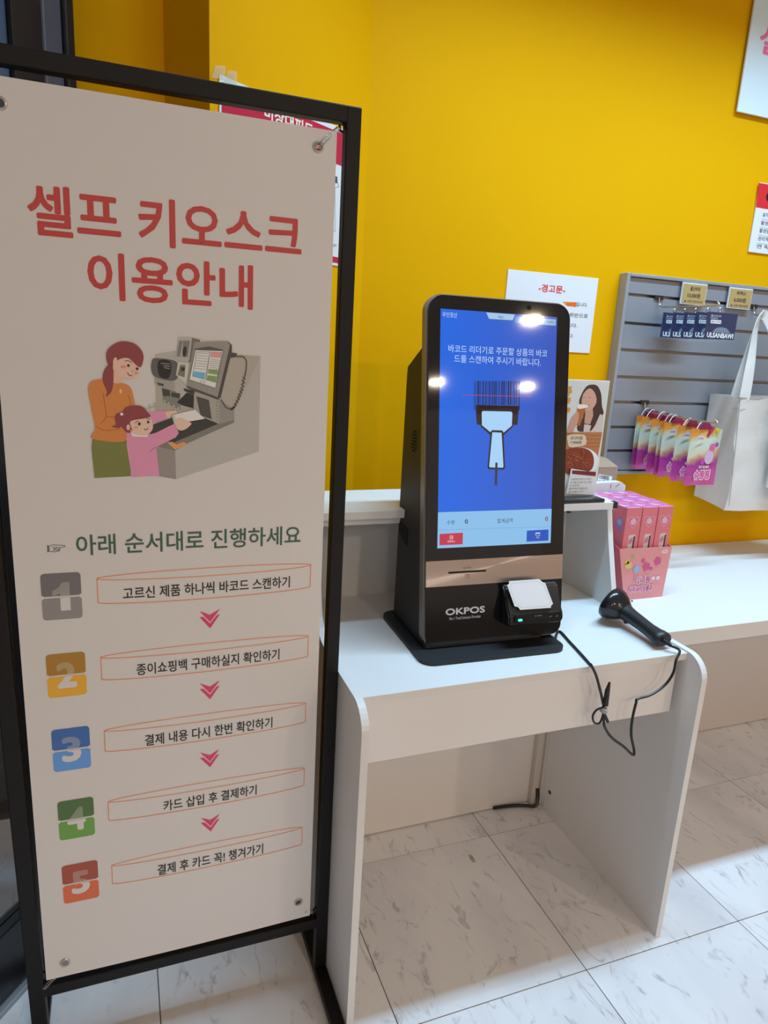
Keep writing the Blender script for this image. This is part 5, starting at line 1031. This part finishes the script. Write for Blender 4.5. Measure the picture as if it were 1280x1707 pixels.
for r in range(4):
    for c_ in range(3):
        loc = (1.2195+c_*0.0508 + (r*0.0015), 1.3925+r*0.0448, 0.8032 + (0.001 if r % 2 else 0)); lab = 'pink product carton, %s of the %s in the display tray' % (colsn[c_], rows[r])
        if c_ == 0 and r == 0: crt.location = loc; crt['label'] = lab
        else: copy_tree(crt, loc, lab)

# ------------------------------------------------------------------ slatted wall panel
sw = thing('slatwall_panel', 'grey metal slatted display panel mounted on the yellow wall', 'wall panel', (2.0, 1.76, 0.98))
X0, X1, Z0, Z1, YF = 1.408, 2.65, 0.978, 1.568, 1.745
slots = [1.512, 1.431, 1.353, 1.273, 1.197, 1.120, 1.046]
M_slat = mat('grey_slat', (0.31, 0.325, 0.365), 0.38, metal=0.25, spec=0.5)
edges = [Z1-0.008] + slots + [Z0+0.006]
for i in range(8):
    zt2 = edges[i] - (0.004 if i else 0); zb2 = edges[i+1] + (0.004 if i < 7 else 0)
    bm = bm_new(); prism(bm, [(YF+0.002, zt2), (YF+0.002, zb2+0.001), (YF+0.005, zb2), (YF+0.012, zb2), (YF+0.012, zt2)], lambda u, v, w_: Vector((w_, u, v)), X0+0.001, X1-0.001); obj('slat', bm, M_slat, sw)
bm = bm_new(); box(bm, X0, X1, YF+0.020, YF+0.028, Z0+0.002, Z1-0.002); obj('backing', bm, mat('slot_back', (0.50, 0.44, 0.40), 0.35, metal=0.5), sw)
for z in slots:
    bm = bm_new(); box(bm, X0+0.001, X1-0.001, YF+0.010, YF+0.020, z-0.0042, z-0.0030); obj('slot_lip', bm, M_alu, sw)
bm = bm_new(); box(bm, X0-0.012, X0, YF-0.006, 1.7745, Z0-0.006, Z1+0.004, 0.002, 2); obj('frame_edge', bm, M_alu, sw)
bm = bm_new(); box(bm, X1, X1+0.012, YF-0.006, 1.7745, Z0-0.006, Z1+0.004, 0.002, 2); obj('frame_edge', bm, M_alu, sw)
bm = bm_new(); box(bm, X0, X1, YF-0.006, 1.7745, Z1-0.006, Z1+0.004, 0.002, 2); obj('frame_edge', bm, M_alu, sw)
bm = bm_new(); box(bm, X0, X1, YF-0.006, 1.7745, Z0-0.006, Z0+0.004, 0.002, 2); obj('frame_edge', bm, M_alu, sw)
# hooks
M_hook = mat('dark_hook', (0.05, 0.05, 0.055), 0.35, metal=0.6)
def hook(x, z, y1, lab, drop=0.0):
    t = thing('display_hook', lab, 'hook', (x, YF, z), 'hooks on the slatted panel')
    bm = bm_new(); box(bm, x-0.016, x+0.016, YF-0.003, YF+0.008, z-0.005, z+0.007, 0.001, 1); obj('clip_plate', bm, M_hook, t)
    bm = bm_new(); tube(bm, spline([(x, YF-0.002, z), (x, YF-0.006, z-0.018-drop), (x, YF-0.018, z-0.026-drop), (x, YF-0.05, z-0.027-drop), (x, y1, z-0.027-drop), (x, y1-0.008, z-0.018-drop)], 5), 0.0022, 8); obj('prong', bm, M_steel, t, True)
    return t
hook(1.525, 1.510, 1.525, 'metal hook carrying the navy packets on the slatted panel')
hook(1.528, 1.198, 1.470, 'metal hook carrying the colourful pouches on the slatted panel')
hook(1.905, 1.510, 1.56, 'metal hook carrying the canvas tote bags on the slatted panel')
# price tags
M_gold = mat('gold_card', (0.52, 0.35, 0.13), 0.5); M_clear = mat('clear_plastic', (0.72, 0.74, 0.78), 0.15, spec=0.6)
for (xa, l1, l2, lab) in ((1.602, '울산바위', '10,000원', 'gold price tag reading 10,000 on the slatted panel above the navy packets'), (1.788, '에코백(소)', '6,000원', 'gold price tag reading 6,000 on the slatted panel left of the bag hook')):
    t = thing('price_tag', lab, 'price tag', (xa+0.045, 1.737, 1.5), 'gold price tags on the slatted panel')
    bm = bm_new(); box(bm, xa-0.002, xa+0.094, 1.7355, 1.7405, 1.498, 1.561, 0.0006, 1); obj('holder', bm, M_clear, t)
    bm = bm_new(); box(bm, xa+0.001, xa+0.091, 1.7345, 1.7356, 1.502, 1.557); cd = obj('gold_card', bm, M_gold, t)
    bm = bm_new(); f_ = lambda u, v, w_: Vector((u, 1.7344-w_, v))
    put_text(bm, l1, (xa+0.028, 1.538, xa+0.066, 1.551), f_, LAYER, 0.02); put_text(bm, l2, (xa+0.020, 1.517, xa+0.070, 1.532), f_, LAYER, 0.02)
    put_text(bm, '▲ 신한기업머천트', (xa+0.010, 1.5045, xa+0.082, 1.511), f_, LAYER, 0.01); obj('tag_lettering', bm, mat('brown_ink', (0.05, 0.03, 0.02), 0.5), cd)
# navy packets
def make_packet():
    t = thing('hanging_packet', '', 'packet', (0, 0, 0), 'navy packets on the upper hook')
    bm = bm_new(); box(bm, -0.002, 0.108, -0.0012, 0.0012, -0.072, 0.0, 0.001, 1); body = obj('card', bm, mat('navy_card', (0.012, 0.016, 0.075), 0.4), t)
    f_ = lambda u, v, w_: Vector((u, -0.0013-w_, v))
    bm = bm_new(); put_text(bm, '울산바위', (0.010, -0.013, 0.046, -0.008), f_, LAYER, 0.02); put_text(bm, 'ULSAN', (0.010, -0.0185, 0.036, -0.0145), f_, LAYER, 0.03, 0)
    put_text(bm, 'ULSANBAWI', (0.006, -0.0690, 0.102, -0.0550), f_, 3*LAYER, 0.05, 1); put_poly(bm, rrect(0.012, -0.031, 0.050, -0.021, 0.002, 3), f_, LAYER, 1); put_text(bm, '울산 바위', (0.015, -0.029, 0.047, -0.0235), f_, 2*LAYER, 0, 2)
    obj('card_lettering', bm, [mat('pale_ink', (0.6, 0.65, 0.75), 0.4), mat('white_ink', (0.82, 0.84, 0.86), 0.4), mat('navy_ink', (0.02, 0.02, 0.06), 0.4)], body)
    bm = bm_new(); random.seed(5); prof_ = [(0.024, -0.054), (0.030, -0.046), (0.040, -0.041), (0.055, -0.039), (0.072, -0.041), (0.084, -0.048), (0.090, -0.054)]; put_poly(bm, prof_, f_, LAYER, 0)
    for i in range(6): put_line(bm, [(0.032+i*0.009, -0.054), (0.036+i*0.008, -0.046), (0.040+i*0.006, -0.042)], 0.0008, f_, 2*LAYER, 1)
    obj('hill_print', bm, [mat('slate_print', (0.14, 0.20, 0.26), 0.4), mat('pale_ink', (0, 0, 0))], body)
    bm = bm_new(); box(bm, -0.005, 0.111, -0.0022, -0.0016, -0.080, 0.004)
    bm2 = bm; obj('clear_sleeve', bm2, mat('clear_film', (0.6, 0.65, 0.8), 0.12, alpha=0.02), t, label='clear plastic sleeve')
    bm = bm_new(); ring(bm, (0.040, 0, 0.006), (0, 1, 0.3), 0.006, 0.001, 14, 6); obj('hang_ring', bm, M_steel, t, True)
    return t
pk = make_packet(); ords = ['frontmost', 'second', 'third', 'fourth', 'rearmost']
for i, y in enumerate((1.545, 1.587, 1.630, 1.672, 1.712)):
    loc = (1.527-0.001*i, y, 1.468); lab = 'navy packet with a hill picture, %s of five on the upper hook' % ords[i]
    if i == 0: pk.location = loc; pk['label'] = lab
    else: copy_tree(pk, loc, lab, (0, 0, 0.03*((i % 3)-1)))
# pouches
def pouchmat(nm, shift=0.0):
    m = bpy.data.materials.new(nm); m.use_nodes = True; nt = m.node_tree; b = nt.nodes['Principled BSDF']
    tc = nt.nodes.new('ShaderNodeTexCoord'); sx = nt.nodes.new('ShaderNodeSeparateXYZ'); n = nt.nodes.new('ShaderNodeTexNoise'); n.inputs['Scale'].default_value = 22; n.inputs['Detail'].default_value = 2
    nt.links.new(tc.outputs['Object'], sx.inputs[0]); nt.links.new(tc.outputs['Object'], n.inputs[0])
    mr = nt.nodes.new('ShaderNodeMapRange'); mr.inputs[1].default_value = -0.163; mr.inputs[2].default_value = 0.0; nt.links.new(sx.outputs[2], mr.inputs[0])
    ms = nt.nodes.new('ShaderNodeMath'); ms.operation = 'MULTIPLY_ADD'; ms.inputs[1].default_value = 0.45; ms.inputs[2].default_value = -0.22+shift; nt.links.new(n.outputs['Fac'], ms.inputs[0])
    mx = nt.nodes.new('ShaderNodeMath'); mx.operation = 'MULTIPLY'; mx.inputs[1].default_value = -1.3; nt.links.new(sx.outputs[0], mx.inputs[0])
    ad = nt.nodes.new('ShaderNodeMath'); nt.links.new(mr.outputs[0], ad.inputs[0]); nt.links.new(ms.outputs[0], ad.inputs[1])
    ad2 = nt.nodes.new('ShaderNodeMath'); nt.links.new(ad.outputs[0], ad2.inputs[0]); nt.links.new(mx.outputs[0], ad2.inputs[1])
    r = nt.nodes.new('ShaderNodeValToRGB'); cr_ = r.color_ramp
    cs = [(0.0, (0.70, 0.12, 0.42)), (0.30, (0.45, 0.05, 0.36)), (0.42, (0.62, 0.35, 0.20)), (0.52, (0.76, 0.72, 0.52)), (0.66, (0.62, 0.76, 0.70)), (0.80, (0.66, 0.70, 0.48)), (0.90, (0.80, 0.40, 0.08)), (1.0, (0.85, 0.30, 0.05))]
    while len(cr_.elements) < len(cs): cr_.elements.new(0.5)
    for e_, (p, c) in zip(cr_.elements, cs): e_.position = p; e_.color = (*c, 1)
    nt.links.new(ad2.outputs[0], r.inputs[0]); nt.links.new(r.outputs[0], b.inputs['Base Color'])
    b.inputs['Roughness'].default_value = 0.22; b.inputs['Metallic'].default_value = 0.15
    bp = nt.nodes.new('ShaderNodeBump'); bp.inputs['Strength'].default_value = 0.35; bp.inputs['Distance'].default_value = 0.003; nt.links.new(n.outputs['Fac'], bp.inputs['Height']); nt.links.new(bp.outputs[0], b.inputs['Normal'])
    return m
def make_pouch():
    t = thing('snack_pouch', '', 'pouch', (0, 0, 0), 'colourful pouches on the lower hook')
    W, H_ = 0.112, 0.163; nx, nz = 8, 12
    bm = bm_new(); F = []; Bk = []
    for j in range(nz+1):
        v = j/nz; rf = []; rb_ = []
        for i in range(nx+1):
            u = i/nx; x = -W*0.06 + W*u; z = -H_*v
            th = 0.007*(math.sin(math.pi*u)**0.6)*min(1, max(0, v-0.06)*4)*min(1, (1-v)*6)
            if j == nz: th = 0.0004
            th = max(th, 0.0003)
            wv = 0.0015*math.sin(6*u+5*v)
            rf.append(bm.verts.new((x, -th+wv, z))); rb_.append(bm.verts.new((x, th*0.5+wv+0.0003, z)))
        F.append(rf); Bk.append(rb_)
    for j in range(nz):
        for i in range(nx):
            bm.faces.new([F[j][i], F[j+1][i], F[j+1][i+1], F[j][i+1]]); bm.faces.new([Bk[j][i], Bk[j][i+1], Bk[j+1][i+1], Bk[j+1][i]])
    for j in range(nz):
        bm.faces.new([F[j][0], Bk[j][0], Bk[j+1][0], F[j+1][0]]); bm.faces.new([F[j][nx], F[j+1][nx], Bk[j+1][nx], Bk[j][nx]])
    for i in range(nx):
        bm.faces.new([F[0][i], F[0][i+1], Bk[0][i+1], Bk[0][i]]); bm.faces.new([F[nz][i], Bk[nz][i], Bk[nz][i+1], F[nz][i+1]])
    body = obj('body', bm, pouchmat('pouch_print'), t, True, 0.9)
    f_ = lambda u, v, w_: Vector((u, -0.0090-w_, v))
    bm = bm_new(); put_poly(bm, rrect(0.006, -0.033, 0.034, -0.020, 0.006, 4), f_, LAYER, 0); put_text(bm, '신기하다', (0.009, -0.030, 0.031, -0.023), f_, 2*LAYER, 0.02, 1)
    b_ = bm_new(); put_text(b_, '슈팡핑', (0.015, -0.147, 0.077, -0.114), f_, LAYER, 0.10, 0); put_text(b_, '슈팡핑', (0.018, -0.144, 0.074, -0.117), f_, 3*LAYER, 0.04, 1); obj('pouch_title', b_, [M_wht, mat('pink_ink', (0.75, 0.10, 0.38), 0.4)], body)
    b_ = bm_new(); put_text(b_, '캐치 워터젤리', (0.030, -0.113, 0.068, -0.104), f_, LAYER, 0.03, 0); obj('pouch_subtitle', b_, M_wht, body)
    obj('pouch_lettering', bm, [M_wht, mat('violet_ink', (0.25, 0.08, 0.35), 0.4), mat('pink_ink', (0.75, 0.10, 0.38), 0.4)], body)
    bm = bm_new(); put_poly(bm, [(0.062+0.016*math.cos(k*0.7), -0.080+0.02*math.sin(k*0.7)) for k in range(9)], f_, LAYER, 0, True); put_poly(bm, [(0.070+0.010*math.cos(k*0.7), -0.052+0.011*math.sin(k*0.7)) for k in range(9)], f_, 2*LAYER, 1, True); put_poly(bm, [(0.040+0.008*math.cos(k*0.7), -0.092+0.009*math.sin(k*0.7)) for k in range(9)], f_, LAYER, 2, True)
    put_poly(bm, [(0.084+0.006*math.cos(k*0.7), -0.044+0.007*math.sin(k*0.7)) for k in range(9)], f_, 2*LAYER, 3, True)
    obj('colour_splashes', bm, [mat('lilac_splash', (0.72, 0.50, 0.74), 0.4), mat('hot_pink_splash', (0.80, 0.14, 0.40), 0.4), mat('plum_splash', (0.55, 0.08, 0.45), 0.4), mat('violet_splash', (0.28, 0.10, 0.45), 0.4)], body)
    # shaped top: clear hanger with a dark red charm and a yellow charm
    bm = bm_new(); prism(bm, [(0.020, 0.0), (0.030, 0.014), (0.040, 0.020), (0.052, 0.018), (0.062, 0.004), (0.060, -0.002), (0.022, -0.002)], lambda u, v, w_: Vector((u, w_, v)), -0.002, 0.0015); obj('red_window', bm, mat('dark_red_film', (0.28, 0.02, 0.07), 0.12), t)
    bm = bm_new(); tube(bm, [(0.050, -0.003, -0.022), (0.058, -0.003, -0.008), (0.066, -0.003, 0.005)], [0.003, 0.0048, 0.0052], 10); obj('red_charm', bm, mat('red_charm', (0.42, 0.02, 0.08), 0.2), t, True)
    bm = bm_new(); tube(bm, [(0.083, 0.000, -0.016), (0.084, 0.000, -0.006), (0.085, 0, 0.002)], [0.0035, 0.0075, 0.006], 12); obj('yellow_charm', bm, mat('yellow_charm', (0.72, 0.58, 0.02), 0.25), t, True)
    bm = bm_new(); tube(bm, spline([(0.010, 0.0, 0.0), (0.020, 0, 0.016), (0.032, 0, 0.022), (0.046, 0, 0.010), (0.058, 0, 0.0)], 4), 0.0013, 6); obj('clear_loop', bm, mat('clear_loop', (0.85, 0.87, 0.9), 0.08), t, True)
    return t
pp = make_pouch(); ords = ['frontmost', 'second', 'third', 'fourth', 'fifth', 'sixth', 'rearmost']
for i, y in enumerate((1.505, 1.557, 1.612, 1.628, 1.662, 1.706, 1.728)):
    loc = (1.504-0.0008*i, y, 1.149+0.0018*i); lab = 'pink and rainbow pouch, %s of seven on the lower hook' % ords[i]
    if i == 0: pp.location = loc; pp['label'] = lab
    else: copy_tree(pp, loc, lab, (0.0, 0.02*((i % 2)-0.5), (0.05, -0.04, 0.02)[i % 3]))

# ------------------------------------------------------------------ canvas tote bags
M_canvas = mat('natural_canvas', (0.76, 0.71, 0.66), 0.85, spec=0.1, var=0.06, vscale=14, bump=0.5, bscale=420)
M_seam = mat('canvas_seam', (0.48, 0.45, 0.42), 0.9)
def tote(loc, lab, W, Hh, strap_top, D=0.12):
    t = thing('tote_bag', lab, 'bag', loc, 'canvas tote bags on the slatted panel')
    L = Vector(loc); rnd = random.Random(int(loc[0]*1000))
    # body as a soft loft: rings from rim to bottom
    bm = bm_new(); rings = []; nz = 14
    for j in range(nz+1):
        v = j/nz; z = -Hh*v
        d0 = D*(1.0 + 0.17*v - 0.0*v*v); flare = 0.020*v
        pts = []
        Wd = W
        def wob(a, b): return 0.0065*math.sin(7*v+a*3+b)*(0.3+v)+0.003*math.sin(19*v+a*1.7)
        nn = 6
        for i in range(nn+1): pts.append((Wd*i/nn, -d0+0.02*D - 0.008*math.sin(math.pi*i/nn)+wob(i, 0)))
        for i in range(1, 4): pts.append((Wd+flare*0.3, -d0+(d0)*i/3))
        for i in range(1, nn+1): pts.append((Wd-Wd*i/nn, 0.0))
        for i in range(1, 4):
            q = i/4; pts.append((-0.002 + 0.010*math.sin(math.pi*q)*math.sin(2.2*v) , -d0*q))
        zz = z - 0.0
        ring_ = []
        for k, (x, y) in enumerate(pts):
            dz = 0
            if j == nz: dz = -0.020*max(0, min(1, -y/d0))  # front of the bottom sags lower
            ring_.append(bm.verts.new(L+Vector((x, y, zz+dz))))
        rings.append(ring_)
    n = len(rings[0])
    for a, b in zip(rings, rings[1:]):
        for k in range(n): bm.faces.new([a[k], a[(k+1) % n], b[(k+1) % n], b[k]])
    bm.faces.new(rings[-1])
    # hem band, folded out at the rim
    bmesh.ops.recalc_face_normals(bm, faces=bm.faces)
    bmesh.ops.solidify(bm, geom=bm.faces[:], thickness=0.0012)
    obj('body', bm, M_canvas, t, True, 1.2)
    bm = bm_new()
    for (x, y) in ((0.0, -D*0.98), (0.0, -0.002)):
        tube(bm, [L+Vector((x-0.0005+0.002*math.sin(3*q), y-(D*0.25*q if y < -0.01 else 0), -Hh*q)) for q in [k/12 for k in range(13)]], 0.0014, 6)
    tube(bm, [L+Vector((0, 0, -0.036)), L+Vector((0.001, -D*0.5, -0.036)), L+Vector((-0.001, -D*1.0, -0.036)), L+Vector((W*0.5, -D*1.07, -0.036)), L+Vector((W, -D, -0.036))], 0.0006, 5)
    tube(bm, [L+Vector((0, 0, -0.001)), L+Vector((-0.0005, -D*0.99, -0.001)), L+Vector((W*0.5, -D*1.05, -0.001)), L+Vector((W, -D, -0.001))], 0.0014, 5)
    obj('seam', bm, M_seam, t, True)
    for (yy, dx) in ((-D*0.96, -0.034), (-D*0.68, -0.032)):
        bm = bm_new(); hk = Vector((strap_top[0]+dx, strap_top[1], strap_top[2])); P = []
        a = L+Vector((0.050+dx, yy, -0.012)); b = L+Vector((W-0.06+dx, yy, -0.012))
        path = spline([a, a+Vector((0.004, 0, 0.02)), a.lerp(hk, 0.45)+Vector((-0.006, 0, 0)), hk+Vector((-0.020, 0, -0.030)), hk+Vector((-0.004, 0, 0.0)), hk+Vector((0.016, 0, -0.014)), b.lerp(hk, 0.45)+Vector((0.008, 0, 0)), b+Vector((0, 0, 0.02)), b], 6)
        pv = None
        for i, p in enumerate(path):
            d = (path[min(i+1, len(path)-1)]-path[max(i-1, 0)]).normalized()
            s = d.cross(Vector((0, 1, 0))).normalized(); tw = 0.5*math.sin(i*0.23)
            s = (s*math.cos(tw)+Vector((0, 1, 0))*math.sin(tw))*0.0155
            nrm = d.cross(s).normalized()*0.0009
            q = [bm.verts.new(p+s+nrm), bm.verts.new(p-s+nrm), bm.verts.new(p-s-nrm), bm.verts.new(p+s-nrm)]
            if pv:
                for k in range(4): bm.faces.new([pv[k], pv[(k+1) % 4], q[(k+1) % 4], q[k]])
            else: bm.faces.new(q)
            pv = q
        bm.faces.new(pv[::-1]); bmesh.ops.recalc_face_normals(bm, faces=bm.faces)
        obj('strap', bm, M_canvas, t, True, 0.9)
    return t
tote((1.778, 1.735, 1.232), 'natural canvas tote bag with wide straps hanging on the slatted panel', 0.33, 0.335, (1.893, 1.66, 1.478))
tote((1.898, 1.573, 1.205), 'second canvas tote bag in front, cropped by the right edge of the photo', 0.28, 0.245, (1.905, 1.57, 1.478), 0.035)

# ------------------------------------------------------------------ small things on the floor, lamps out of view
bm = bm_new(); c0 = Vector((0.845, 1.371, 0.0012))
P = [(-0.004, -0.014), (-0.004, 0.010), (-0.0025, 0.014), (0.0, 0.0155), (0.0028, 0.014), (0.004, 0.010), (0.004, -0.010), (0.0028, -0.0135), (0.0, -0.0125), (-0.0018, -0.010), (-0.002, 0.006), (0, 0.009), (0.002, 0.006), (0.002, -0.006)]
tube(bm, [c0+Vector((x, y, 0)) for x, y in P], 0.0007, 6)
obj('paperclip', bm, mat('brass_clip', (0.55, 0.48, 0.36), 0.3, metal=0.9), None, True, label='small paperclip lying on the floor under the desk', cat='paperclip')
bm = bm_new(); box(bm, 0.42, 2.42, 1.075, 1.225, 2.61, 2.66, 0.004, 1); bt = obj('batten_lamp', bm, mat('lamp_white', (0.8, 0.8, 0.8), 0.5), None, label='white linear ceiling lamp above the counter', cat='lamp')
for x in (0.8, 2.0):
    bm = bm_new(); tube(bm, [(x, 1.15, 2.659), (x, 1.15, CEIL)], 0.006, 8); obj('rod', bm, M_steel, bt)
for i, (dx, dy) in enumerate(DOWN):
    bm = bm_new(); ring(bm, (dx, dy, CEIL-0.004), (0, 0, 1), 0.075, 0.006, 28, 8)
    dl = obj('downlight', bm, mat('lamp_white', (0, 0, 0)), None, True, label='round recessed ceiling downlight behind the camera, ' + ['mirrored top right on the kiosk glass', 'mirrored at the left kiosk bezel', 'mirrored right of the barcode picture', 'nearest above the banner stand', 'farthest left of the room'][i], cat='lamp', group='ceiling downlights')
